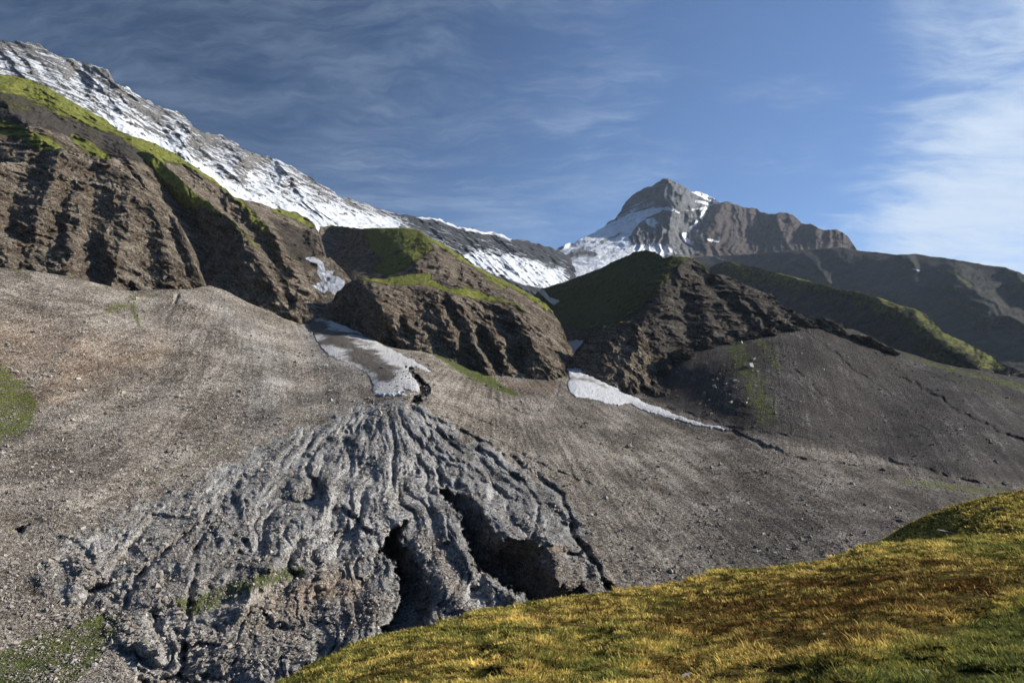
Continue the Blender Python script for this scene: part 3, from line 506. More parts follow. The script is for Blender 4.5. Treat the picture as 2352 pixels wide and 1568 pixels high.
L1_st = [('spur', [(150, 345, 36, 6), (112, 430, 40, 12), (85, 520, 40, 12), (62, 600, 30, 8)]), ('gully', [(60, 380, 50, 12), (30, 470, 46, 14), (40, 560, 40, 10)]), ('spur', [(255, 368, 36, 6), (300, 420, 36, 8), (296, 500, 40, 12), (275, 590, 40, 12), (250, 670, 26, 8)]), ('gully', [(200, 400, 40, 8), (215, 460, 40, 12), (200, 540, 36, 12), (215, 600, 34, 16), (232, 640, 26, 14)]),
         ('gully', [(150, 440, 26, 5), (135, 530, 34, 12), (60, 590, 30, 10), (45, 630, 20, 6)]), ('spur', [(345, 440, 36, 8), (365, 520, 36, 10), (395, 620, 40, 12), (415, 670, 26, 8)]), ('gully', [(385, 500, 12, 8), (400, 560, 14, 10), (430, 630, 12, 8)]), ('gully', [(300, 655, 8, 6), (316, 675, 7, 5)]), ('spur', [(180, 480, 30, 8), (165, 560, 36, 10), (150, 650, 26, 6)])]
sheet('rock_buttress', -250, 520, 1.9, topL1, [(-250, 760), (0, 760), (300, 790), (520, 860)], ctL1, 230, M_L, strokes=L1_st, relief=rk(26, 5.5, .42, 1.2, tilt=-.2), jag=jg(1.1, 7), rough_top=1.5,
      attrs=dict(grass=[('line', [(150, 344, 3), (240, 362, 4)], .5)], snow=lambda px, py, P: 0 * px, debris=lambda px, py, P: 0 * px), floor=60)

# ------------------------------------------------------------------ F: right centre hill, its knob and the ravine beside it
topF = [(1160, 760), (1200, 700), (1243, 664), (1270, 655), (1300, 646), (1350, 627), (1380, 615), (1410, 600), (1435, 589), (1462, 578), (1485, 575), (1505, 578), (1526, 592), (1545, 588), (1562, 587), (1590, 594), (1615, 608), (1640, 628), (1670, 634), (1690, 643), (1706, 650), (1730, 662), (1745, 668), (1757, 672), (1766, 669), (1776, 678), (1790, 696), (1800, 705), (1814, 711), (1830, 718), (1844, 726), (1868, 738), (1880, 752), (1900, 790)]
ctF = [(1160, 760, 900), (1243, 664, 980), (1350, 627, 850), (1435, 589, 750), (1505, 578, 670), (1562, 587, 620), (1640, 628, 580), (1720, 672, 530), (1775, 710, 490), (1844, 726, 462), (1900, 790, 450),
       (1260, 720, 880), (1320, 720, 740), (1400, 700, 630), (1480, 660, 570), (1500, 740, 480), (1450, 780, 450), (1350, 790, 470), (1600, 720, 500), (1600, 800, 425), (1700, 788, 430), (1800, 765, 442), (1500, 860, 392), (1440, 890, 380), (1350, 860, 400), (1160, 900, 450), (1900, 900, 400)]
F_st = [('spur', [(1562, 590, 40, 8), (1590, 630, 40, 14), (1625, 665, 36, 16), (1660, 700, 30, 14), (1700, 745, 26, 8)]), ('spur', [(1600, 605, 22, 6), (1680, 665, 26, 12), (1740, 700, 26, 14), (1790, 750, 22, 10)]), ('spur', [(1660, 665, 16, 4), (1700, 690, 22, 12), (1735, 730, 20, 12), (1760, 760, 14, 6)]), ('gully', [(1590, 612, 14, 8), (1650, 672, 14, 10), (1700, 720, 14, 8)]), ('gully', [(1655, 655, 10, 6), (1720, 700, 12, 8), (1765, 745, 12, 8)]),
        ('spur', [(1545, 590, 40, 10), (1530, 640, 60, 16), (1500, 700, 60, 12), (1460, 750, 50, 6)]), ('round', [(1600, 700, 40, 8), (1640, 760, 36, 8)]), ('gully', [(1570, 680, 24, 6), (1575, 760, 24, 6)]), ('spur', [(1620, 700, 20, 6), (1640, 770, 20, 6)]), ('spur', [(1765, 700, 12, 6), (1790, 725, 12, 7), (1815, 760, 10, 5)])]
grF = [('poly', [(1243, 664), (1350, 627), (1435, 589), (1485, 573), (1526, 590), (1562, 585), (1590, 594), (1560, 610), (1530, 650), (1480, 710), (1420, 742), (1340, 760), (1260, 740)], 16, .82), ('line', [(1430, 592, 6), (1485, 577, 8), (1526, 594, 6), (1562, 589, 7), (1575, 600, 5)], 1.0), ('line', [(1600, 606, 5), (1650, 636, 4)], .6)]
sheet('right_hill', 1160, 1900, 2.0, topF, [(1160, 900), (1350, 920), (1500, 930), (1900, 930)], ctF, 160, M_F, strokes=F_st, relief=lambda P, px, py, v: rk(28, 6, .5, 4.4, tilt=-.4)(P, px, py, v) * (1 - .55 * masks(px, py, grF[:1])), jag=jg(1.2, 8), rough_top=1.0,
      attrs=dict(grass=grF, snow=[('poly', [(1228, 660), (1250, 666), (1262, 682), (1286, 690), (1272, 701), (1250, 684)], 2, 1.0), ('poly', [(1262, 806), (1300, 785), (1329, 779), (1347, 784), (1332, 815), (1322, 838), (1352, 858), (1310, 866), (1290, 840)], 4, 1.0)], debris=lambda px, py, P: 0 * px), floor=40)
topK = [(1270, 900), (1292, 868), (1303, 840), (1318, 812), (1340, 785), (1360, 765), (1385, 750), (1410, 743), (1435, 739), (1450, 737), (1462, 745), (1475, 756), (1484, 775), (1492, 795), (1510, 840), (1550, 900)]
sheet('rock_knob', 1270, 1550, 1.8, topK, [(1270, 960), (1550, 960)], [(1270, 900, 400), (1303, 840, 420), (1340, 785, 425), (1385, 750, 428), (1450, 737, 418), (1484, 775, 408), (1510, 840, 400), (1550, 900, 395), (1350, 870, 386), (1440, 895, 374), (1480, 890, 378), (1550, 960, 370), (1270, 960, 370), (1400, 810, 398)], 110, M_G,
      strokes=[('spur', [(1450, 740, 30, 6), (1475, 775, 26, 6), (1460, 810, 20, 4)]), ('gully', [(1455, 765, 10, 4), (1445, 790, 12, 4)]), ('spur', [(1430, 855, 12, 5), (1436, 880, 12, 6)])], relief=rk(16, 3.0, .6, 6.1), jag=jg(.8, 6), rough_top=1.2,
      attrs=dict(grass=[('line', [(1360, 765, 5), (1400, 745, 5), (1440, 738, 4)], .6)], snow=lambda px, py, P: 0 * px, debris=lambda px, py, P: 0 * px), floor=20)
sheet('ravine_floor', 1180, 1420, 2.0, [(1180, 700), (1240, 690), (1270, 700), (1300, 720), (1360, 770), (1420, 800)], [(1180, 900), (1420, 900)], [(1180, 640, 1300), (1250, 640, 1300), (1260, 680, 1150), (1290, 740, 900), (1300, 800, 560), (1310, 850, 405), (1360, 760, 520), (1420, 800, 480), (1180, 780, 560), (1180, 900, 420), (1420, 900, 378)], 90, M_F,
      relief=rk(16, 2.2, .7, 2.7), jag=jg(.6, 5), attrs=dict(grass=lambda px, py, P: 0 * px, debris=lambda px, py, P: 0 * px, snow=[('poly', [(1233, 662), (1250, 668), (1262, 684), (1284, 692), (1270, 700), (1250, 682)], 3, 1.0), ('poly', [(1270, 803), (1303, 785), (1329, 779), (1345, 784), (1330, 815), (1320, 840), (1350, 856), (1310, 862), (1290, 830)], 5, 1.0)]), floor=40)
# ------------------------------------------------------------------ the scree: left cone, eroded fan, right fan, dark right slope
topS = [(-250, 590), (0, 614), (60, 620), (160, 635), (230, 652), (300, 668), (360, 664), (430, 664), (480, 655), (520, 668), (560, 690), (610, 712), (650, 730), (690, 744), (712, 744), (735, 733), (770, 740), (800, 752), (825, 763), (860, 780), (887, 795), (920, 802), (960, 806), (1000, 812), (1040, 830), (1080, 850), (1120, 858), (1150, 862), (1200, 852), (1260, 858), (1290, 864), (1310, 862),
        (1330, 864), (1363, 874), (1413, 896), (1453, 908), (1480, 895), (1520, 850), (1550, 820), (1600, 795), (1650, 786), (1700, 778), (1760, 765), (1800, 759), (1815, 745), (1840, 738), (1880, 742), (1910, 752), (1960, 756), (2000, 774), (2050, 800), (2100, 815), (2150, 832), (2200, 843), (2250, 850), (2300, 860), (2352, 868), (2500, 890), (2650, 910)]
ctS = [(-250, 600, 288), (0, 615, 310), (160, 635, 327), (300, 668, 345), (430, 665, 366), (560, 690, 390), (712, 742, 402), (780, 755, 388), (900, 795, 372), (1040, 830, 360), (1150, 862, 356), (1300, 866, 372), (1453, 908, 366), (1550, 820, 400), (1700, 778, 412), (1840, 738, 440), (2000, 776, 440), (2150, 833, 430), (2352, 868, 420), (2650, 910, 400),
       (0, 1000, 185), (0, 800, 245), (-250, 1000, 165), (300, 900, 235), (450, 1000, 212), (600, 850, 288), (700, 1000, 222), (850, 900, 272), (950, 900, 266), (1100, 1000, 236), (1300, 1000, 262), (1300, 1100, 202), (1400, 1340, 124), (1660, 988, 298), (1500, 950, 330), (1650, 1150, 202), (1660, 1310, 139), (1960, 1270, 152), (2000, 1105, 236), (2350, 1112, 262), (2200, 960, 336), (1900, 900, 340), (1800, 900, 327), (1700, 900, 332), (1600, 880, 366), (1500, 905, 374), (2000, 1040, 288),
       (0, 1568, 86), (0, 1300, 118), (400, 1568, 84), (400, 1250, 134), (700, 1568, 82), (850, 1400, 106), (1000, 1430, 99), (1200, 1390, 106), (1200, 1200, 152), (1000, 1150, 168), (700, 1150, 163), (1300, 1650, 86), (2352, 1300, 165), (2352, 1700, 90), (-250, 1700, 72), (2650, 1150, 240), (2650, 1700, 90), (700, 1760, 70)]
fan_poly = [(905, 915), (800, 935), (700, 985), (600, 1030), (470, 1090), (300, 1150), (150, 1235), (60, 1330), (120, 1380), (230, 1420), (270, 1500), (330, 1600), (700, 1620), (870, 1480), (1000, 1440), (1200, 1390), (1230, 1380), (1100, 1300), (1150, 1250), (1220, 1240), (1290, 1290), (1340, 1330), (1400, 1355), (1345, 1240), (1352, 1190), (1290, 1130), (1200, 1065), (1100, 1010), (1000, 950), (950, 925)]
pit1 = [(945, 1188), (900, 1215), (872, 1250), (872, 1268), (905, 1295), (915, 1330), (918, 1380), (880, 1450), (880, 1490), (960, 1440), (988, 1418), (998, 1375), (985, 1320), (955, 1280), (935, 1250), (928, 1225), (938, 1205)]
pit2 = [(1007, 1118), (1043, 1128), (1079, 1137), (1105, 1140), (1116, 1165), (1118, 1189), (1140, 1222), (1158, 1232), (1185, 1236), (1212, 1238), (1236, 1250), (1255, 1262), (1268, 1280), (1278, 1300), (1284, 1345), (1290, 1300), (1294, 1272), (1306, 1262), (1322, 1276), (1334, 1300), (1342, 1351), (1338, 1372), (1260, 1395), (1223, 1384), (1158, 1346), (1097, 1311), (1080, 1272), (1061, 1225), (1054, 1185), (1030, 1155)]
und = [(926, 842), (938, 842), (958, 858), (975, 872), (990, 890), (990, 904), (972, 912), (955, 925), (940, 926), (950, 912), (962, 904), (965, 886), (950, 870), (942, 855)]
def polar(px, py, cx_, cy_, yk=1.0):
    dx, dy = px - cx_, (py - cy_) * yk; return np.arctan2(dx, dy + 1e-6), np.hypot(dx, dy)
def fanm(px, py):
    wob = fbm(np.stack([px * .02, py * .02, 0 * px + 2], -1), 4) * 22
    return sm(poly_sd(px, py, fan_poly) + wob, -12, 26)
def chan(px, py):
    """braided channels running outwards from the mouth of the snow tongue"""
    a, r = polar(px, py, 900, 850, 1.0)
    wv = fbm(np.stack([px * .010, py * .010, 0 * px + 8], -1), 4)
    lr = np.log(np.maximum(r, 20) / 60)
    u = a + .10 * wv
    n1 = ridged(np.stack([u * 4.3, lr * 1.5, 0 * px], -1), 3, .5)
    n2 = ridged(np.stack([u * 9.5 + 5, lr * 2.2 + .5 * wv, 0 * px + 3], -1), 4, .55)
    n3 = fbm(np.stack([u * 26, lr * 9, 0 * px + 6], -1), 4, .6)
    return n1, n2, n3
S_gul = [([(985, 905, 8, 2), (942, 930, 10, 5), (965, 950, 9, 6), (1000, 966, 9, 6), (1050, 990, 8, 4), (1100, 1008, 6, 3)], ), ([(1100, 1010, 5, 2), (1170, 1050, 6, 3), (1230, 1090, 7, 4), (1290, 1140, 8, 4), (1310, 1190, 9, 5), (1320, 1230, 9, 5), (1345, 1265, 8, 5), (1370, 1300, 9, 6), (1402, 1356, 10, 6), (1420, 1400, 10, 6)], ),
         ([(1000, 1030, 6, 2), (1070, 1070, 8, 3), (1120, 1110, 8, 3), (1180, 1150, 6, 2)], ), ([(940, 1000, 7, 2), (1000, 1060, 8, 3), (1015, 1110, 9, 5)], ), ([(1060, 1010, 5, 2), (1130, 1050, 6, 3), (1200, 1110, 6, 3), (1240, 1160, 7, 3), (1225, 1230, 6, 2)], ), ([(790, 985, 16, 4), (830, 985, 14, 5), (850, 1000, 10, 2)], ), ([(790, 1010, 8, 4), (808, 1020, 10, 5)], ),
         ([(708, 1050, 8, 4), (705, 1090, 10, 5), (730, 1110, 9, 4), (745, 1150, 8, 2)], ), ([(785, 1160, 6, 3), (810, 1190, 9, 5), (845, 1220, 9, 5)], ), ([(680, 1250, 8, 3), (715, 1215, 5, 2)], ), ([(430, 1290, 8, 3), (470, 1230, 6, 3), (500, 1190, 4, 2)], ), ([(285, 1390, 8, 3), (320, 1320, 9, 4), (350, 1290, 7, 4), (420, 1230, 5, 3), (480, 1180, 4, 2)], ),
         ([(195, 1356, 10, 2), (215, 1354, 12, 4), (240, 1355, 10, 4), (250, 1345, 6, 2)], ), ([(420, 1568, 12, 4), (418, 1500, 12, 5), (430, 1440, 8, 2)], ), ([(600, 1400, 6, 2), (618, 1425, 9, 4), (625, 1450, 8, 2)], ), ([(20, 1222, 5, 2), (50, 1218, 5, 3), (66, 1208, 4, 1)], ), ([(400, 700, 5, 2), (410, 670, 6, 3)], ), ([(380, 740, 4, 1), (400, 700, 5, 3), (414, 676, 6, 4)], ), ([(540, 1230, 9, 3), (560, 1245, 10, 4), (575, 1265, 6, 1)], ), ([(430, 1420, 9, 3), (440, 1360, 9, 3), (452, 1300, 7, 2)], ),
         ([(1290, 870, 4, 2), (1284, 880, 4, 3), (1278, 905, 5, 4), (1300, 922, 4, 2), (1350, 935, 3, 1)], ), ([(1640, 984, 3, 1), (1690, 995, 6, 4), (1730, 1015, 6, 4), (1800, 1040, 5, 3), (1850, 1055, 5, 3), (1950, 1068, 4, 2), (2050, 1090, 4, 1)], ), ([(1660, 978, 4, 1), (1730, 990, 5, 2), (1830, 1002, 4, 2), (1900, 1020, 3, 1)], ), ([(1900, 1030, 3, 1), (1960, 1045, 4, 3), (2040, 1060, 5, 4), (2120, 1080, 6, 4), (2190, 1100, 6, 4), (2280, 1115, 6, 4), (2352, 1120, 6, 3)], ), ([(1425, 900, 3, 1), (1500, 930, 5, 3), (1580, 950, 4, 2), (1650, 968, 3, 1)], ),
         ([(1080, 900, 3, 1), (1130, 915, 4, 2), (1180, 940, 4, 2), (1230, 960, 3, 1)], ), ([(1120, 1000, 3, 1), (1190, 1040, 4, 2), (1260, 1075, 4, 2), (1340, 1105, 4, 2), (1400, 1130, 3, 1)], ), ([(1350, 1000, 3, 1), (1450, 1030, 4, 1.5), (1540, 1060, 4, 1.5), (1650, 1090, 3, 1)], ), ([(1010, 930, 3, 1), (1080, 960, 3, 2), (1160, 985, 3, 1)], ),
         ([(2050, 860, 4, 1), (2100, 885, 6, 4), (2150, 905, 6, 4), (2190, 940, 6, 4), (2260, 975, 7, 4), (2352, 1015, 8, 4), (2500, 1080, 8, 4)], ), ([(1850, 760, 4, 2), (1900, 800, 4, 2.5), (1960, 850, 4, 2.5), (2040, 900, 4, 1.5), (2120, 960, 3, 1)], ), ([(1790, 830, 3, 1), (1860, 900, 4, 1.5), (1960, 960, 3, 1)], ), ([(2060, 830, 3, 1), (2160, 870, 4, 1.5), (2300, 920, 4, 1)], ), ([(1780, 780, 3, 1), (1830, 850, 3, 2), (1900, 920, 4, 1)], ),
         ([(1230, 1140, 10, 1), (1290, 1190, 12, 2), (1330, 1240, 6, 1)], ), ([(830, 1560, 20, 2), (870, 1500, 26, 3), (900, 1470, 20, 2)], )]
S_rid = [[(480, 665, 30, 1), (530, 760, 46, 4), (610, 860, 56, 4.5), (650, 960, 50, 3)], [(340, 690, 30, -2), (400, 790, 50, -4), (330, 900, 56, -4.5), (180, 990, 50, -4), (40, 1050, 40, -2)], [(640, 745, 20, -1), (720, 850, 36, -3), (760, 920, 30, -2)], [(200, 760, 50, 3), (120, 880, 60, 3)], [(300, 1050, 60, 2.5), (120, 1180, 60, 2.5)], [(1100, 1040, 8, 1), (1140, 1080, 12, 2.5), (1200, 1120, 10, 1.5)], [(740, 1090, 22, 1), (760, 1130, 24, 4), (800, 1180, 24, 4), (850, 1215, 14, 2)], [(960, 1240, 26, 2), (1000, 1290, 34, 4), (1030, 1360, 34, 4), (1080, 1400, 26, 2)], [(1030, 1170, 16, 2), (1060, 1250, 20, 4), (1100, 1330, 20, 4), (1180, 1370, 14, 2)], [(700, 1200, 30, 2), (620, 1300, 40, 3), (560, 1400, 40, 3)], [(1190, 1190, 16, 1), (1230, 1220, 14, 3), (1270, 1250, 10, 2)],
         [(1270, 1150, 10, 1), (1320, 1190, 12, 3), (1345, 1200, 8, 1)], [(840, 1350, 46, 1), (860, 1400, 50, 5), (820, 1470, 40, 4), (790, 1530, 30, 2)]]
def reliefS(P, px, py, v):
    f = fanm(px, py); n1, n2, n3 = chan(px, py)
    r = np.hypot(px - 900, (py - 880)); grow_ = sm(r, 20, 160)
    lowl = .78 + .22 * sm(px - (py - 1000) * .5, 300, 700)
    d = -f * grow_ * lowl * (6.4 * (n1 ** 1.3 - .38) + 3.2 * (n2 ** 1.2 - .33) + .7 * n3) + f * 1.6 * fbm(P / 11., 4, .55)
    # gentle lobes and rills on the right fan and the slopes above
    a, rr = polar(px, py, 1130, 760, 1.5); rf = (1 - f) * sm(px, 1000, 1150) * sm(py + (px - 1600) * .12, 905, 960)
    d += rf * (1.1 * (ridged(np.stack([a * 16 + .4 * fbm(P / 60., 3), rr * .004, 0 * px], -1), 4, .6) - .45))
    a2, r2 = polar(px, py, 1740, 420, .8); rs = (1 - rf) * sm(px, 1480, 1600) * (1 - f)
    d += rs * .5 * (ridged(np.stack([a2 * 22 + .3 * fbm(P / 60., 3), r2 * .004, 0 * px + 4], -1), 4, .6) - .45)
    a3, r3 = polar(px, py, 500, 560, 1.0); a3 = a3 + r3 * .0013; ls = (1 - f) * (1 - sm(px, 700, 900))
    d += ls * .5 * (ridged(np.stack([a3 * 9 + .5 * fbm(P / 50., 3), r3 * .004, 0 * px + 7], -1), 4, .6) - .45)
    d += 1.6 * fbm(P / 30., 4) + .55 * fbm(P / 5., 4, .6) * (.4 + .7 * f) + .5 * f * (ridged(P / 3.4, 4, .6) - .4)
    for (g,) in S_gul:
        dist, (wd, am) = seg_field(px + 7 * fbm(np.stack([px * .035, py * .035, 0 * px], -1), 3), py + 5 * fbm(np.stack([px * .035, py * .035, 0 * px + 9], -1), 3), g)
        vv = np.clip(.75 + .9 * fbm(np.stack([px * .03, py * .03, 0 * px + 4], -1), 3), .15, 1.4); k_ = np.where(py - (px - 1400) * .28 < 985, .55, 1.05)
        d -= np.where(k_ < 1, 1.5, 1.0) * k_ * am * vv * np.clip(1.2 - dist / (wd * (.6 + .5 * vv)), 0, 1) ** .9
    for g in S_rid:
        dist, (wd, am) = seg_field(px, py, g); d += am * np.exp(-(dist / wd) ** 2 * 1.6)
    # knolls where rock and old soil stick out of the dark slope
    for g, am in (([(1880, 745), (1915, 752)], 5), ([(2010, 760), (2050, 775)], 4)):
        dist, _ = seg_field(px, py, g); d += am * np.exp(-(dist / 14) ** 2)
    edge = sm(py - np.interp(px, [p[0] for p in topS], [p[1] for p in topS]), 0, 26)
    return d * (.15 + .85 * edge)
grS = [('poly', [(-250, 830), (0, 820), (30, 850), (70, 880), (95, 930), (80, 980), (40, 1010), (0, 1025), (-250, 1040)], 22, .62), ('line', [(245, 712, 6), (285, 700, 10), (300, 690, 12), (310, 720, 10), (320, 750, 6)], .6), ('line', [(300, 680, 10), (360, 680, 6)], .5), ('line', [(160, 636, 4), (210, 642, 5), (260, 658, 4)], .7), ('line', [(30, 618, 3), (50, 622, 3)], .7),
       ('poly', [(-250, 1500), (0, 1490), (120, 1440), (230, 1405), (280, 1410), (285, 1450), (240, 1500), (150, 1600), (-250, 1700)], 24, .82), ('line', [(415, 1385, 18), (450, 1395, 30), (500, 1365, 26), (560, 1345, 24), (620, 1325, 20), (690, 1310, 14)], .85), ('line', [(350, 1110, 6), (400, 1080, 8), (470, 1050, 6), (550, 1010, 5)], .5), ('line', [(650, 728, 4), (690, 742, 5)], .6),
       ('line', [(1000, 812, 8), (1040, 832, 12), (1080, 855, 16), (1120, 872, 14), (1150, 890, 10), (1185, 905, 5)], .95), ('line', [(930, 805, 8), (990, 820, 14), (1060, 850, 14)], .38), ('line', [(1690, 800, 40), (1720, 870, 55), (1760, 950, 45)], .5), ('line', [(1730, 770, 14), (1770, 810, 20), (1790, 850, 14)], .5), ('line', [(1720, 840, 4), (1725, 890, 7), (1715, 920, 5)], .6), ('line', [(1690, 975, 4), (1800, 985, 8), (1900, 1010, 6)], .36),
       ('line', [(2080, 815, 3), (2150, 840, 6), (2230, 860, 7), (2352, 890, 10), (2500, 910, 14)], .62), ('line', [(2170, 860, 6), (2260, 900, 10), (2352, 930, 12)], .4), ('line', [(2050, 1100, 6), (2150, 1115, 14), (2230, 1125, 12), (2300, 1125, 6)], .55), ('line', [(2010, 758, 6), (2040, 762, 6)], .7), ('line', [(700, 1290, 24), (800, 1290, 30), (830, 1330, 20)], .3), ('line', [(1180, 1250, 10), (1290, 1250, 14), (1370, 1260, 10)], .3), ('line', [(1260, 905, 14), (1240, 920, 14)], .35)]
tanS = [('poly', [(-250, 690), (0, 690), (150, 730), (300, 760), (420, 760), (400, 840), (250, 900), (120, 960), (60, 960), (-250, 880)], 70, .66), ('poly', [(1120, 870), (1290, 880), (1270, 905), (1200, 900)], 14, .8), ('line', [(650, 1380, 60), (780, 1340, 60), (860, 1330, 40)], .6), ('line', [(1200, 1250, 20), (1280, 1262, 16), (1330, 1250, 20)], .6), ('line', [(-250, 1300, 80), (0, 1200, 80), (200, 1080, 60), (500, 930, 30)], .3), ('line', [(960, 1180, 20), (1020, 1260, 30), (1060, 1340, 20)], .35)]
def darkS(px, py, P):
    m = masks(px, py, [('poly', [(1440, 905), (1500, 700), (2700, 700), (2700, 1125), (2352, 1118), (2150, 1090), (2000, 1055), (1850, 1030), (1700, 992), (1560, 945)], 38, 1.0), ('line', [(1310, 905, 10), (1400, 935, 14), (1560, 975, 14), (1700, 1010, 12), (1850, 1060, 10)], .55), ('poly', [(1250, 1180), (1500, 1200), (1800, 1290), (1750, 1340), (1400, 1380)], 70, .5),  # first polygon paints the right slope's grazing shade in as darker scree
                       ('poly', pit1, 8, .35), ('poly', pit2, 8, .35), ('poly', und, 2, 1), ('line', [(560, 980, 24), (660, 930, 34), (760, 900, 30)], .5), ('line', [(-100, 1060, 30), (80, 990, 34), (200, 920, 30), (330, 850, 20)], .5), ('line', [(0, 1180, 24), (180, 1100, 30), (350, 1040, 24)], .36), ('line', [(480, 760, 16), (470, 830, 22), (440, 900, 22)], .4), ('line', [(720, 790, 16), (780, 850, 26), (830, 900, 24)], .4), ('line', [(900, 960, 40), (1100, 1060, 50), (1250, 1150, 40)], .35)])  # pit and undercut polygons paint shade into the hollows' colour
    return np.clip(np.maximum(m, np.clip(.42 * sm(px, 950, 1250), 0, 1) + .22 * sm(px, 1300, 1900) * sm(py, 980, 1200)), 0, 1)
def greyS(px, py, P):
    return np.clip(fanm(px, py) * (.55 + .45 * sm(px - (py - 1000) * .5, 250, 700)) * (1 - .8 * masks(px, py, [('line', [(620, 1400, 70), (780, 1340, 60), (850, 1400, 50)], 1), ('line', [(1000, 1250, 30), (1050, 1350, 30)], .8), ('line', [(1200, 1255, 16), (1300, 1262, 16)], 1)])) + masks(px, py, [('line', [(490, 680, 30), (560, 760, 70), (640, 850, 90), (600, 950, 90)], .42), ('line', [(700, 760, 30), (800, 850, 60)], .45)]), 0, 1)
def streakS(px, py, P):
    a, rr = polar(px, py, 1130, 760, 1.5); a3, r3 = polar(px, py, 500, 560, 1.0); a3 = a3 + r3 * .0013; a2, r2 = polar(px, py, 1740, 420, .8)
    f = sm(px, 800, 1000); g = sm(px, 1480, 1600) * (1 - sm(py + (1600 - px) * .25, 960, 1000))
    s1 = fbm(np.stack([a * 40, rr * .008, 0 * px], -1), 4, .6); s3 = fbm(np.stack([a3 * 26 + .3 * fbm(P / 40., 3), r3 * .008, 0 * px], -1), 4, .6); s2 = fbm(np.stack([a2 * 60, r2 * .008, 0 * px], -1), 4, .6)
    return (s1 * f * (1 - g) + s3 * (1 - f) * .58 + s2 * g) * .75
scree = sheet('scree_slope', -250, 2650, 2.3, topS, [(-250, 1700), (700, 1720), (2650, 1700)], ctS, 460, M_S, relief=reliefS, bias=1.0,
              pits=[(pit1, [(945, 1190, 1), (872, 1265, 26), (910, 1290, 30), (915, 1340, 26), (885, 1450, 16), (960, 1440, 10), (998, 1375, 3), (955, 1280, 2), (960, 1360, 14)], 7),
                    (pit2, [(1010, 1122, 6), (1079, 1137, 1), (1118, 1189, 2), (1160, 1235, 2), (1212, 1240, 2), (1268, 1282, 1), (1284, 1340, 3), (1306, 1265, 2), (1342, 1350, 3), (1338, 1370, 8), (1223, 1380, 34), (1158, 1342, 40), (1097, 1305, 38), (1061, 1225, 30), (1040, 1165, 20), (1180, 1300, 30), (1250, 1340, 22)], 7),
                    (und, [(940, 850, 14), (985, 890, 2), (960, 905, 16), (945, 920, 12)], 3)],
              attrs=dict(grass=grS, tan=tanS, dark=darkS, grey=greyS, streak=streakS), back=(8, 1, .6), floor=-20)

# ------------------------------------------------------------------ lying snow: bodies of their own resting on the ground
fY = tps(ctS)
def snow_patch(poly, label, mat, thick, cat='snow patch', step=1.6, edge=16.0, dirt=()):
    xs = [p[0] for p in poly]; ys = [p[1] for p in poly]
    px, py = np.meshgrid(np.arange(min(xs) - 4, max(xs) + 4, step), np.arange(min(ys) - 4, max(ys) + 4, step))
    s = poly_sd(px, py, poly) + 3.6 * fbm(np.stack([px * .07, py * .07, 0 * px], -1), 5, .6)
    Y = fY(px, py); base = pts(px, py, Y)
    lift = thick * (1 - np.exp(-np.clip(s, 0, 99) / edge)) + .35 * fbm(base / 3.5, 5, .6) * sm(s, 0, 10) + .08 * thick - 3.0 * (s < 0)
    P = pts(px, py, Y - lift * 1.6); P[..., 2] += .35 * lift
    ny, nx = px.shape; i = np.arange(ny * nx).reshape(ny, nx); keep = (s[:-1, :-1] > -1.5) & (s[1:, 1:] > -1.5) & (s[1:, :-1] > -1.5) & (s[:-1, 1:] > -1.5)
    q = np.stack([i[:-1, :-1], i[1:, :-1], i[1:, 1:], i[:-1, 1:]], -1)[keep]
    o = mesh_np('snow_patch', P.reshape(-1, 3), quads=q, mat=mat, attrs=dict(dirt=masks(px, py, dirt) if dirt else 0 * px))
    # drop loose vertices
    import bmesh
    bm = bmesh.new(); bm.from_mesh(o.data); bmesh.ops.delete(bm, geom=[v_ for v_ in bm.verts if not v_.link_faces], context='VERTS'); bm.to_mesh(o.data); bm.free()
    tag(o, label, cat); return o
M_dirty = dirty_snow('dirty_snow', (.58, .575, .58), (.11, .097, .084), .05, .13)
M_clean = dirty_snow('old_snow', (.60, .61, .64), (.22, .20, .185), .0, .22)
tongue = [(709, 744), (715, 735), (728, 731), (745, 733), (761, 736), (790, 748), (825, 762), (860, 780), (887, 795), (920, 812), (955, 830), (975, 842), (992, 853), (985, 855), (971, 850), (950, 843), (926, 840), (936, 845), (940, 851), (946, 860), (947, 867), (956, 874), (963, 884), (962, 893), (959, 901), (940, 899), (929, 894), (905, 902), (858, 906), (852, 895), (858, 884), (842, 861), (825, 848), (809, 840), (785, 830), (761, 822), (741, 803), (730, 790), (725, 778), (714, 758)]
snow_patch(tongue, 'long dirty grey snow tongue coming out of the ravine beside the centre cliff', M_dirty, 1.2, dirt=[('line', [(730, 750, 26), (790, 790, 26), (850, 840, 26), (890, 870, 18)], .95), ('line', [(780, 765, 20), (850, 800, 20)], .5)])
right_tongue = [(1303, 852), (1331, 856), (1363, 866), (1413, 890), (1453, 908), (1489, 928), (1523, 938), (1563, 956), (1593, 964), (1623, 974), (1653, 978), (1673, 987), (1663, 988), (1640, 984), (1603, 978), (1575, 970), (1547, 964), (1515, 955), (1483, 946), (1451, 930), (1435, 926), (1429, 932), (1410, 930), (1389, 926), (1363, 918), (1335, 914), (1317, 908), (1303, 896), (1301, 882), (1308, 870)]
snow_patch(right_tongue, 'pale snow tongue tapering down the fold below the right hill', M_clean, 2.0, dirt=[('line', [(1340, 870, 8), (1380, 885, 6), (1420, 905, 4)], .5)])
snow_patch([(868, 884), (880, 879), (900, 873), (908, 871), (900, 877), (880, 883), (866, 888)], 'thin white sliver of snow lying on the lower end of the dirty snow tongue', M_clean, 1.4, step=.9, edge=4)
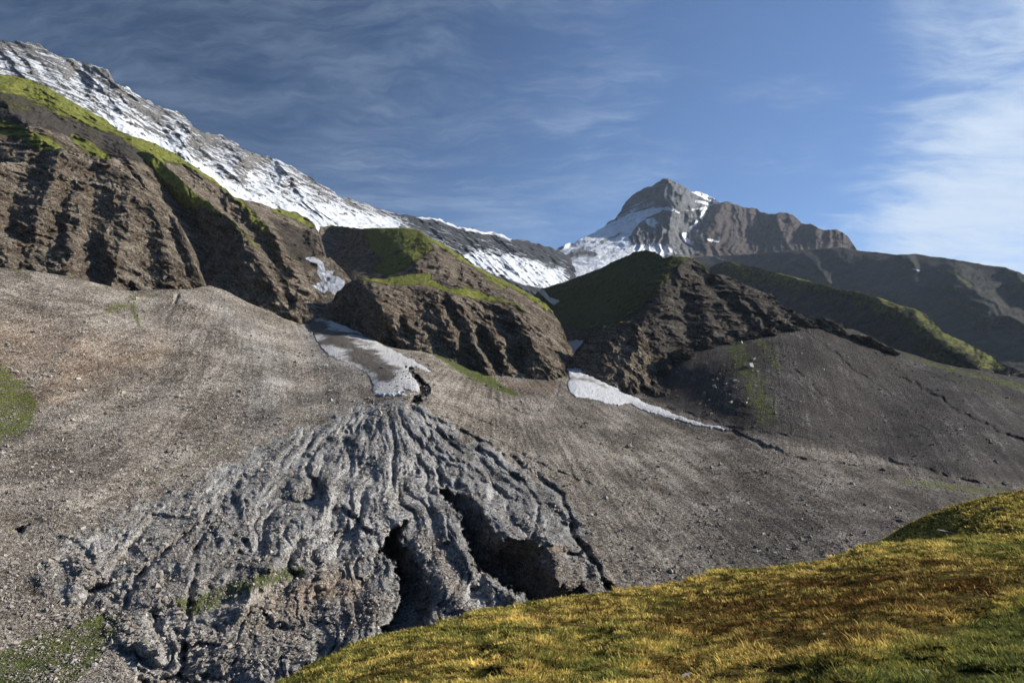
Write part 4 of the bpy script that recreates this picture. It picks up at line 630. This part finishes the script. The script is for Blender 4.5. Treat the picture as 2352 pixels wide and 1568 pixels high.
snow_patch([(862, 904), (880, 902), (905, 900), (925, 894), (931, 898), (920, 903), (935, 905), (945, 903), (940, 909), (915, 909), (880, 912), (866, 910)], 'broken white snow edge where the dirty snow tongue ends above the grey fan', M_clean, 1.6, step=.9, edge=4)

# ------------------------------------------------------------------ stones
M_st, t = new_mat('stone'); oi = t.attr('tone'); pos = t.n('ShaderNodeNewGeometry').outputs['Position']
nn = t.noise(pos, 5, 5, .7)
cst = t.mix(oi, (.10, .085, .07), (.50, .46, .41)); cst = t.mix(t.step(nn, .4, .7), cst, t.mix(.5, cst, (.20, .17, .14)))
finish(t, cst, t.bump(nn, .08, .6), .9, .15)
Pg, pxg, pyg = scree['P'], scree['px'], scree['py']
stepx, = (2.3,)
def on_scree(px, py):
    """bilinear point of the finished scree surface under photo position"""
    top_i = np.interp(px, pxg[0], pyg[0]); bot_i = np.interp(px, pxg[0], pyg[-1])
    fi = np.clip((py - top_i) / (bot_i - top_i), 0, 1) * (Pg.shape[0] - 1.001); fj = np.clip((px - pxg[0, 0]) / stepx, 0, Pg.shape[1] - 1.001)
    i0, j0 = fi.astype(int), fj.astype(int); a, b = (fi - i0)[:, None], (fj - j0)[:, None]
    return (Pg[i0, j0] * (1 - a) * (1 - b) + Pg[i0 + 1, j0] * a * (1 - b) + Pg[i0, j0 + 1] * (1 - a) * b + Pg[i0 + 1, j0 + 1] * a * b)
octv = np.array([(1, 0, 0), (-1, 0, 0), (0, 1, 0), (0, -1, 0), (0, 0, 1), (0, 0, -1), ], float)
octt = np.array([(0, 2, 4), (2, 1, 4), (1, 3, 4), (3, 0, 4), (2, 0, 5), (1, 2, 5), (3, 1, 5), (0, 3, 5)])
N = 120000
gx_ = rng.uniform(-60, 2300, N * 2); gy_ = rng.uniform(640, 1600, N * 2)
tp_ = np.interp(gx_, pxg[0], pyg[0]) + 6
Yg = fY(gx_, gy_)
dens_ = np.clip(160 / Yg, 0, 1.4) * np.where(gx_ > 1150, .55, 1.0) * (gy_ > tp_) * (1 - .5 * sm(masks(gx_, gy_, [('poly', tongue, 4)]), .2, .8)) * (1 - .95 * sm(masks(gx_, gy_, [('poly', right_tongue, 4)]), .2, .8)) * (1 - .6 * masks(gx_, gy_, grS))
dens_ *= .5 + .9 * sm(fbm(np.stack([gx_ * .03, gy_ * .03, gx_ * 0], -1), 3), -.3, .4)
dens_ *= (gy_ < np.interp(gx_, [600, 900, 1400, 1900, 2100, 2352], [1700, 1500, 1385, 1320, 1260, 1170]))
sel = rng.rand(N * 2) < dens_; gx_, gy_ = gx_[sel], gy_[sel]; Yg = Yg[sel]
C0 = on_scree(gx_, gy_); n_ = len(C0)
st_ = poly_sd(gx_, gy_, tongue); it_ = st_ > 0
C0[it_] = pts(gx_[it_], gy_[it_], Yg[it_] - 1.6 * (1.2 * (1 - np.exp(-st_[it_] / 16)) + .35)) + np.array([0, 0, .35]) * (1.2 * (1 - np.exp(-st_[it_] / 16)))[:, None]
size_ = (.085 + .10 * rng.pareto(3.2, n_)).clip(.08, .5) * np.sqrt(Yg / 110) * 1.05 * np.clip(1 + .9 * fbm(np.stack([gx_ * .012, gy_ * .018, gx_ * 0 + 5], -1), 3), .5, 1.9)
V = octv[None] * rng.uniform(.55, 1.25, (n_, 6, 1)) * rng.uniform(.6, 1.3, (n_, 1, 3)) + rng.normal(0, .16, (n_, 6, 3))
an = rng.uniform(0, 6.28, n_); ca, sa = np.cos(an), np.sin(an)
Vr = V.copy(); Vr[..., 0] = V[..., 0] * ca[:, None] - V[..., 1] * sa[:, None]; Vr[..., 1] = V[..., 0] * sa[:, None] + V[..., 1] * ca[:, None]; Vr[..., 2] *= .75
Vw = Vr * size_[:, None, None] + C0[:, None]; Vw[..., 2] += (size_ * .25)[:, None]
T = (octt[None] + (np.arange(n_) * 6)[:, None, None]).reshape(-1, 3)
tone = np.repeat(rng.beta(1.4, 2.0, n_) * np.where(gx_ > 1400, .6, 1), 6)
gv = mesh_np('gravel', Vw.reshape(-1, 3), tris=T, mat=M_st, attrs=dict(tone=tone), smooth=False)
tag(gv, 'loose angular grey and tan gravel covering the scree and the fan', 'gravel', kind='stuff')

import bmesh
def boulder_mesh(seed, tone_v, flat=.7):
    r = np.random.RandomState(seed); bm = bmesh.new(); bmesh.ops.create_cube(bm, size=1.5)
    for v_ in bm.verts: v_.co = v_.co * 1.0 + Vector(r.normal(0, .16, 3))
    bmesh.ops.bevel(bm, geom=list(bm.edges), offset=.16, segments=2, affect='EDGES', profile=.6)
    bmesh.ops.subdivide_edges(bm, edges=list(bm.edges), cuts=1)
    cc = np.array([v_.co[:] for v_ in bm.verts]); dd = fbm(cc * 1.7 + seed, 4) * .16
    for v_, q in zip(bm.verts, dd): v_.co = v_.co * (1 + float(q)); v_.co.z *= flat
    me = bpy.data.meshes.new('boulder'); bm.to_mesh(me); bm.free()
    a = me.attributes.new('tone', 'FLOAT', 'POINT'); a.data.foreach_set('value', np.full(len(me.vertices), tone_v, np.float32)); me.materials.append(M_st); return me
BM = [boulder_mesh(s, .55 + .09 * (s % 6), .6 + .08 * (s % 3)) for s in range(9)]
def boulder(px, py, size, label, group=None, k=0, ang=0., stretch=(1, 1, 1)):
    c = on_scree(np.array([float(px)]), np.array([float(py)]))[0]
    o = bpy.data.objects.new('boulder', BM[k % 9]); sc.collection.objects.link(o)
    o.location = (c[0], c[1], c[2] + size * .2); o.scale = (size * stretch[0], size * stretch[1], size * stretch[2]); o.rotation_euler = (.2 * math.sin(k), .2 * math.cos(k * 2), ang)
    tag(o, label, 'boulder', group)
boulder(86, 764, 1.25, 'big pale cube shaped boulder alone on the tan scree near the left edge', k=3, ang=.5)
boulder(243, 740, .95, 'white flat boulder just below the small green patch on the left scree', k=4, ang=.2, stretch=(1.5, 1, .7))
boulder(180, 871, .75, 'white oblong boulder in the middle of the tan left scree', k=5, ang=.9, stretch=(1.4, 1, .8))
boulder(474, 808, .8, 'white slab lying where the left cone turns grey', k=4, ang=.4, stretch=(1.5, .9, .7))
boulder(702, 892, .7, 'lone pale slab on the scree left of the dirty snow tongue', k=2, ang=.2, stretch=(1.7, 1, .6))
boulder(193, 896, .8, 'dark boulder with a hollow beside it on the tan left scree', k=0, ang=1.2)
boulder(1724, 842, 1.9, 'largest white boulder on the dark slope below the right hill', k=5, ang=.3)
boulder(1731, 825, 1.0, 'small white boulder just above the largest one on the dark slope', k=4, ang=.3)
boulder(1702, 788, 1.2, 'white boulder at the foot of the rock where the dark slope begins', k=5, ang=.8)
boulder(300, 658 + 36, 1.1, 'tan boulder resting at the foot of the left cliff above the green patch', k=1, ang=.8)
boulder(1958, 1112, .9, 'dark squat boulder on the lower right scree', k=0, ang=.8)
ri = np.random.RandomState(21)
regs = [((1440, 905), (1600, 1290), 40, 'pale stone scattered on the lower grey right fan', .32), ((1650, 1010), (1900, 1280), 40, 'pale stone scattered on the right fan below the drainage gully', .36), ((1620, 830), (1790, 930), 34, 'white stone scattered on the mossy dark slope', .7), ((1800, 800), (2330, 1040), 30, 'small pale stone scattered on the wide dark slope at right', .55),
        ((60, 1120), (420, 1330), 36, 'pale stone lying on the coarse lower left scree', .36), ((430, 1440), (760, 1540), 30, 'pale stone lying at the bottom of the eroded fan', .28), ((40, 700), (400, 840), 24, 'pale stone on the upper tan scree', .42), ((960, 1250), (1040, 1400), 16, 'pale stone on the bank between the two dark hollows', .3)]
for (x0_, y0_), (x1_, y1_), cnt, lab, s0 in regs:
    for q in range(cnt):
        px_, py_ = ri.uniform(x0_, x1_), ri.uniform(y0_, y1_)
        boulder(px_, py_, s0 * ri.uniform(.6, 1.5), lab, lab.replace('stone', 'stones', 1), k=int(ri.randint(1, 9)), ang=ri.uniform(0, 3), stretch=(ri.uniform(.8, 1.5), 1, ri.uniform(.6, 1)))

# ------------------------------------------------------------------ foreground: grassy hill
def grass_ground():
    m, t = new_mat('turf'); pos = t.n('ShaderNodeNewGeometry').outputs['Position']
    n1 = t.noise(pos, .5, 5, .6); n2 = t.noise(pos, 5, 6, .7)
    c = t.mix(t.step(n2, .35, .7), (.045, .030, .010), (.15, .105, .025)); c = t.mix(t.step(t.math('ADD', n1, t.math('MULTIPLY', t.attr('green'), .3)), .55, .7), c, (.06, .075, .015))
    finish(t, c, t.bump(n2, .12, 1), .95, .05); return m
M_T = grass_ground()
topH = [(-250, 2200), (200, 1850), (450, 1690), (560, 1615), (640, 1568), (700, 1530), (740, 1510), (780, 1494), (830, 1475), (870, 1460), (940, 1446), (1000, 1434), (1050, 1418), (1100, 1402), (1200, 1387), (1300, 1371), (1400, 1359), (1500, 1347), (1570, 1335), (1610, 1322), (1645, 1309), (1670, 1306), (1700, 1309), (1760, 1306), (1800, 1302), (1860, 1292), (1900, 1286), (1930, 1276), (1960, 1264), (1990, 1252), (2020, 1246), (2060, 1247), (2120, 1241), (2200, 1232), (2280, 1230), (2352, 1226), (2650, 1215), (4200, 1190)]
ctH = [(-250, 2200, 5), (200, 1850, 8), (450, 1690, 11), (640, 1568, 15), (870, 1460, 20), (1200, 1387, 25), (1400, 1359, 27), (1570, 1335, 28), (1670, 1306, 31), (1900, 1286, 30), (2020, 1246, 32), (2352, 1226, 30), (2650, 1215, 28),
       (900, 1568, 12), (1300, 1568, 11), (1700, 1568, 9.5), (2352, 1568, 7.6), (1300, 1450, 17.5), (1700, 1440, 16), (2000, 1400, 16), (2352, 1380, 13.5), (1800, 1350, 22), (2100, 1300, 22.5), (640, 1700, 10), (1200, 1800, 6), (2352, 1800, 4.5), (1200, 2400, 2.6), (2352, 2400, 2.4), (0, 2400, 3.2), (-250, 2500, 3.0), (2650, 2400, 2.4), (2650, 1568, 7.4), (3400, 1210, 27), (4200, 1190, 25), (4200, 1568, 6.8), (4200, 2400, 2.2), (3400, 1568, 7.0)]
greenH = [('poly', [(1700, 1640), (1950, 1540), (2150, 1470), (2352, 1360), (4200, 1330), (4200, 1800), (1700, 1800)], 60, .9), ('line', [(2200, 1250, 20), (2352, 1270, 40)], .5), ('line', [(1100, 1480, 30), (1250, 1500, 30)], .35), ('line', [(1480, 1400, 30), (1560, 1390, 20)], .3), ('line', [(1300, 1460, 40), (1420, 1480, 30)], .3)]
brown_shadeH = [('poly', [(1500, 1370), (1700, 1340), (1900, 1310), (2100, 1290), (2352, 1280), (2500, 1280), (2352, 1370), (2150, 1440), (1950, 1480), (1750, 1500), (1600, 1470), (1450, 1430)], 50, .95), ('line', [(1500, 1520, 40), (1700, 1560, 30)], .4), ('line', [(1250, 1420, 30), (1450, 1400, 30)], .45)]  # brown turf, plus the band's shade painted into the blade colour
def reliefH(P, px, py, v):
    lump = fbm(P / 4.5, 3) * .75 + np.clip(fbm(P / .8 + 4, 3), -.3, 1) * .26 + np.clip(fbm(P / .33 + 9, 2), -.3, 1) * .10
    return lump * np.clip(P[..., 1] / 6, .1, 1) * (.3 + .7 * sm(v + 0 * px, 0, .04))
hill = sheet('grass_hill', -250, 4200, 4.0, topH, [(-250, 3000), (4200, 3000)], ctH, 420, M_T, strokes=[('round', [(1480, 1410, 46, -.9), (1700, 1385, 60, -1.6), (1900, 1360, 60, -1.8), (2100, 1320, 50, -1.4)]), ('round', [(2080, 1290, 90, 1.2), (2010, 1380, 120, 2.2), (1930, 1480, 110, 1.6)]), ('round', [(1640, 1340, 80, -1.2), (1600, 1430, 110, -1.8), (1560, 1520, 90, -1.0)]), ('round', [(2352, 1370, 60, -1.2), (2250, 1420, 60, -1.0)]), ('round', [(1240, 1400, 60, .8), (1180, 1480, 80, 1.2)]), ('round', [(1380, 1390, 50, -.8), (1350, 1480, 60, -1.0)])], relief=reliefH, bias=1.7, attrs=dict(green=greenH), back=(14, 1, .75), floor=-45, rough_top=1.5, rough_freq=.02)
topJ = [(1850, 1360), (1950, 1290), (1990, 1262), (2010, 1250), (2030, 1238), (2060, 1219), (2090, 1201), (2120, 1186), (2150, 1174), (2180, 1163), (2220, 1152), (2260, 1142), (2300, 1133), (2352, 1123), (2450, 1110), (2650, 1095), (3300, 1080)]
ctJ = [(1850, 1360, 84), (2010, 1250, 88), (2120, 1186, 80), (2220, 1152, 70), (2352, 1123, 60), (2650, 1095, 50), (2050, 1260, 74), (2150, 1230, 62), (2352, 1200, 42), (2352, 1260, 34), (2650, 1260, 33), (2100, 1300, 38), (1850, 1420, 44), (3300, 1080, 48), (3300, 1280, 30)]
knoll = sheet('grass_knoll', 1850, 3300, 3.0, topJ, [(1850, 1420), (2100, 1330), (2650, 1300), (3300, 1290)], ctJ, 110, M_T, relief=lambda P, px, py, v: (fbm(P / 6., 3) * .8 + fbm(P / .9, 3) * .25) * (.3 + .7 * sm(v + 0 * px, 0, .06)), attrs=dict(green=lambda px, py, P: 0 * px + .2), back=(10, 1, .7), floor=-45, rough_top=.8)

M_bl, t = new_mat('grass_blades')
hue = t.attr('hue'); tipa = t.attr('tip')
c = t.mix(t.step(hue, .0, .35), (.075, .11, .040), (.24, .23, .065)); c = t.mix(t.step(hue, .35, .62), c, (.56, .455, .15)); c = t.mix(t.step(hue, .70, .98), c, (.21, .115, .045))
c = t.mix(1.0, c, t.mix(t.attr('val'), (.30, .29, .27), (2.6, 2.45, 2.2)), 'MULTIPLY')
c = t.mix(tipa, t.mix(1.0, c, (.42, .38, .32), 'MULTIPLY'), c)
d_ = t.n('ShaderNodeBsdfDiffuse'); t.put(d_.inputs[0], c); tr = t.n('ShaderNodeBsdfTranslucent'); t.put(tr.inputs[0], c)
mx = t.n('ShaderNodeMixShader'); mx.inputs[0].default_value = .35; t.put(mx.inputs[1], d_.outputs[0]); t.put(mx.inputs[2], tr.outputs[0])
oo = t.n('ShaderNodeOutputMaterial'); t.put(oo.inputs[0], mx.outputs[0])
def tufts(sh, name, label, n_t, per, hgt, rad, region, hue_f, seed):
    r = np.random.RandomState(seed); P = sh['P']; px, py = sh['px'], sh['py']; ny, nx = px.shape
    # pick surface cells by the area they cover
    a = P[1:, :-1] - P[:-1, :-1]; b = P[:-1, 1:] - P[:-1, :-1]; area = np.linalg.norm(np.cross(a, b), axis=-1)
    cpx, cpy = px[:-1, :-1], py[:-1, :-1]; dist = P[:-1, :-1, 1]
    wgt = area / np.maximum(dist, 3) ** 1.25 * region(cpx, cpy); wgt = wgt.ravel(); wgt /= wgt.sum()
    k = r.choice(len(wgt), n_t, p=wgt); i0, j0 = k // (nx - 1), k % (nx - 1); u, v = r.rand(n_t, 1), r.rand(n_t, 1)
    C = P[i0, j0] * (1 - u) * (1 - v) + P[i0 + 1, j0] * u * (1 - v) + P[i0, j0 + 1] * (1 - u) * v + P[i0 + 1, j0 + 1] * u * v
    tpx, tpy = px[i0, j0], py[i0, j0]
    th = hue_f(tpx, tpy, C, r); bz = masks(tpx, tpy, brown_shadeH); clump = fbm(C / 1.1 + 9, 3); sz = np.clip(.8 + .75 * clump, .35, 2) * r.lognormal(0, .30, n_t); tv = np.clip(.5 + .45 * clump + .8 * fbm(C / .38 + 3, 3) + r.normal(0, .15, n_t) - .52 * bz, 0, 1); scl = np.clip(C[:, 1] / 14, .75, 3.0) ** .55  # bz lowers blade brightness to paint in the shaded band
    n_b = n_t * per; tid = np.repeat(np.arange(n_t), per)
    ang = r.uniform(0, 2 * np.pi, n_b); rr = rad * scl[tid] * sz[tid] * np.sqrt(r.rand(n_b))
    base = C[tid] + np.stack([np.cos(ang) * rr, np.sin(ang) * rr, 0 * rr - .02], -1)
    h = hgt * sz[tid] * scl[tid] * r.uniform(.5, 1.15, n_b)
    lean = .35 + .5 * rr / (rad * scl[tid] * sz[tid] + 1e-6); wind = np.array([-.12, -.04, 0])
    dirv = np.stack([np.cos(ang) * lean, np.sin(ang) * lean, 0 * ang], -1) + wind + r.normal(0, .16, (n_b, 3)) * [1, 1, 0]
    wd = .0065 * scl[tid] * r.uniform(.7, 1.5, n_b) * (1 + .06 * C[tid, 1]); fa = r.uniform(0, np.pi, n_b); side = np.stack([np.cos(fa), np.sin(fa) * .5, 0 * fa], -1) * wd[:, None]
    up = np.array([0, 0, 1.])
    m1 = base + up * (h * .55)[:, None] + dirv * (h * .30)[:, None]; tip = base + up * (h * .92)[:, None] + dirv * (h * .85)[:, None]
    V = np.stack([base - side, base + side, m1 + side * .8, m1 - side * .8, tip], 1)
    o5 = (np.arange(n_b) * 5)[:, None]
    q = np.array([[0, 1, 2, 3]]) + o5; tr_ = np.array([[3, 2, 4]]) + o5
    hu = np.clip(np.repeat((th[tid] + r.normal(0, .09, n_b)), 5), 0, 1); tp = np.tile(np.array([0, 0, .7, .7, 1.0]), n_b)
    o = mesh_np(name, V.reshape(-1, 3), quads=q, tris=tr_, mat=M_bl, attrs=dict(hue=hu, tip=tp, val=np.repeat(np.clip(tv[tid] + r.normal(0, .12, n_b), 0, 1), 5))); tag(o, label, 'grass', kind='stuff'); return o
def hueH(px, py, C, r):
    base = .42 + .30 * fbm(C / 2.6, 3) + .34 * fbm(C / .5, 3)
    g = masks(px, py, greenH); b = masks(px, py, brown_shadeH)
    h = base * (1 - .75 * g) + b * .50 * (1 - g) + r.normal(0, .08, len(px)); h = np.where(r.rand(len(px)) < .06, .12, h); return np.clip(h, 0, 1)
vis = lambda px, py: ((py < 1640) & (px > 560) & (px < 2420)) * 1.0 + ((py < 1640) & (px >= 2420) & (px < 3300)) * .45
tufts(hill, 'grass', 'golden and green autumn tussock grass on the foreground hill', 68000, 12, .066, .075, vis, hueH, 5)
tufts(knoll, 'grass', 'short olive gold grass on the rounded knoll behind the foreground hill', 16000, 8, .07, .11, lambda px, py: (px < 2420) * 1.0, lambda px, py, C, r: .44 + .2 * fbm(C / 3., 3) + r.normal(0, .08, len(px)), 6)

Ph = hill['P']
def on_sheet(sh, px, py):
    d = (sh['px'] - px) ** 2 + (sh['py'] - py) ** 2; return sh['P'].reshape(-1, 3)[int(np.argmin(d))]
for k, (sh, px_, py_, s_, lab, st) in enumerate([(hill, 1583, 1556, .10, 'grey pointed rock half buried in the grass at the bottom edge', (1.5, 1, 1.2)), (hill, 1893, 1465 - 8, .05, 'small pale stone in the brown grass right of centre', (1.3, 1, 1)), (hill, 1342, 1524, .06, 'pale stone in the golden grass at lower left of the hill', (1.2, 1, 1)), (hill, 1261, 1448, .05, 'tiny white stone in the golden grass near the left crest', (1, 1, 1.2)),
                                            (hill, 2130, 1568 - 22, .07, 'grey stone low in the green grass at bottom right', (1.6, 1, .8)), (hill, 1860, 1312, .12, 'flat grey stone on the crest of the hill', (2.0, 1, .5)), (knoll, 2185, 1226, .55, 'long flat grey slab in the dip below the knoll', (2.4, 1, .35)), (knoll, 2288, 1170, .34, 'pale flat rock on the face of the knoll', (1.8, 1, .5)), (hill, 2246, 1358, .07, 'light grey stone in the grass near the right edge', (1.2, 1, .8))]):
    c_ = on_sheet(sh, px_, py_); o = bpy.data.objects.new('rock', BM[(k * 2 + 3) % 9]); sc.collection.objects.link(o)
    s_ = s_ * .8; o.location = (c_[0], c_[1], c_[2] + s_ * .15); o.scale = (s_ * st[0], s_ * st[1], s_ * st[2]); o.rotation_euler = (0.1, -.15, k * .4); tag(o, lab, 'rock')

# ------------------------------------------------------------------ air
mh = bpy.data.materials.new('air'); mh.use_nodes = True; t = NT(mh.node_tree)
v_ = t.n('ShaderNodeVolumePrincipled'); v_.inputs['Color'].default_value = (.66, .80, 1.0, 1); v_.inputs['Density'].default_value = HAZE; v_.inputs['Anisotropy'].default_value = 0.2
ov = t.n('ShaderNodeOutputMaterial'); t.put(ov.inputs['Volume'], v_.outputs[0])
x0_, x1_, y0_, y1_, z0_, z1_ = -2650, 2350, -300, 5350, -165, 1290
V = np.array([(x, y, z) for x in (x0_, x1_) for y in (y0_, y1_) for z in (z0_, z1_)], float)
hz = mesh_np('haze', V, quads=[(0, 1, 3, 2), (4, 6, 7, 5), (0, 4, 5, 1), (2, 3, 7, 6), (0, 2, 6, 4), (1, 5, 7, 3)], mat=mh, smooth=False)
tag(hz, 'thin blue mountain air over the whole valley', kind='stuff')

# ------------------------------------------------------------------ crags sticking out along the top of the dark slope
def crag_mesh(seed):
    bm = bmesh.new(); bmesh.ops.create_icosphere(bm, subdivisions=5, radius=1.0)
    c = np.array([v.co[:] for v in bm.verts]); q = c * np.array([1, 1, .8])
    d = 1 + .55 * (ridged(q * 1.1 + seed, 5, .6) - .45) + .20 * fbm(q * 3.5 + seed, 5, .62) + .10 * np.tanh(fbm(np.stack([(c[:, 2] + .5 * c[:, 0]) * 7, c[:, 0], c[:, 1]], -1) + seed, 2) * 4)
    for v, k in zip(bm.verts, d): v.co = v.co * float(max(k, .3))
    for f in bm.faces: f.smooth = True
    me = bpy.data.meshes.new('rock_outcrop'); bm.to_mesh(me); bm.free(); me.materials.append(M_F); return me
CM = [crag_mesh(3.0), crag_mesh(9.0), crag_mesh(15.0), crag_mesh(22.0)]
for k, (px_, py_, sx, sy, sz, lab, grp) in enumerate([
        (1898, 752, 6.5, 7, 5.2, 'largest dark crag on the skyline of the wide right scree slope', None), (1922, 762, 4.5, 5, 3.2, 'low crag just right of the largest one on the scree skyline', None),
        (1990, 784, 7.5, 6, 2.6, 'long flat crag with a green cap on the right scree skyline', None), (2032, 802, 5, 5, 2.2, 'rightmost low crag on the scree skyline below the green ridge', None),
        (1850, 745, 5, 6, 3.2, 'crag where the spur of the right hill meets the scree crest', None), (1440, 884, 3.4, 4, 4.4, 'small pale knob beside the upper edge of the white snow tongue', None),
        (1812, 758, 6, 7, 4.0, 0, 1), (1768, 768, 6, 7, 4.2, 0, 1), (1722, 776, 7, 7, 3.6, 0, 1), (1672, 786, 7, 7, 4.0, 0, 1), (1622, 796, 7, 7, 4.6, 0, 1), (1572, 820, 7, 7, 5.0, 0, 1), (1530, 850, 6, 7, 5.0, 0, 1), (1494, 885, 5, 6, 4.5, 0, 1)]):
    c_ = on_scree(np.array([float(px_)]), np.array([float(py_)]))[0]
    o = bpy.data.objects.new('rock_outcrop', CM[k % 4]); sc.collection.objects.link(o)
    g_ = 1.2 if lab and k < 5 else 1.0
    o.location = (c_[0], c_[1] + (sy * .35 if g_ == 1 else -1.0), c_[2] - sz * (.15 if g_ == 1 else .45)); o.scale = (sx * g_ * (1.25 if g_ > 1 else 1), sy * g_, sz * g_); o.rotation_euler = (.1, .30, (k * 1.3 if g_ == 1 else .25 * (k % 3)))
    tag(o, lab or 'dark crag rising from the gravel along the foot of the right hill', 'rock outcrop', None if lab else 'crags along the foot of the right hill')
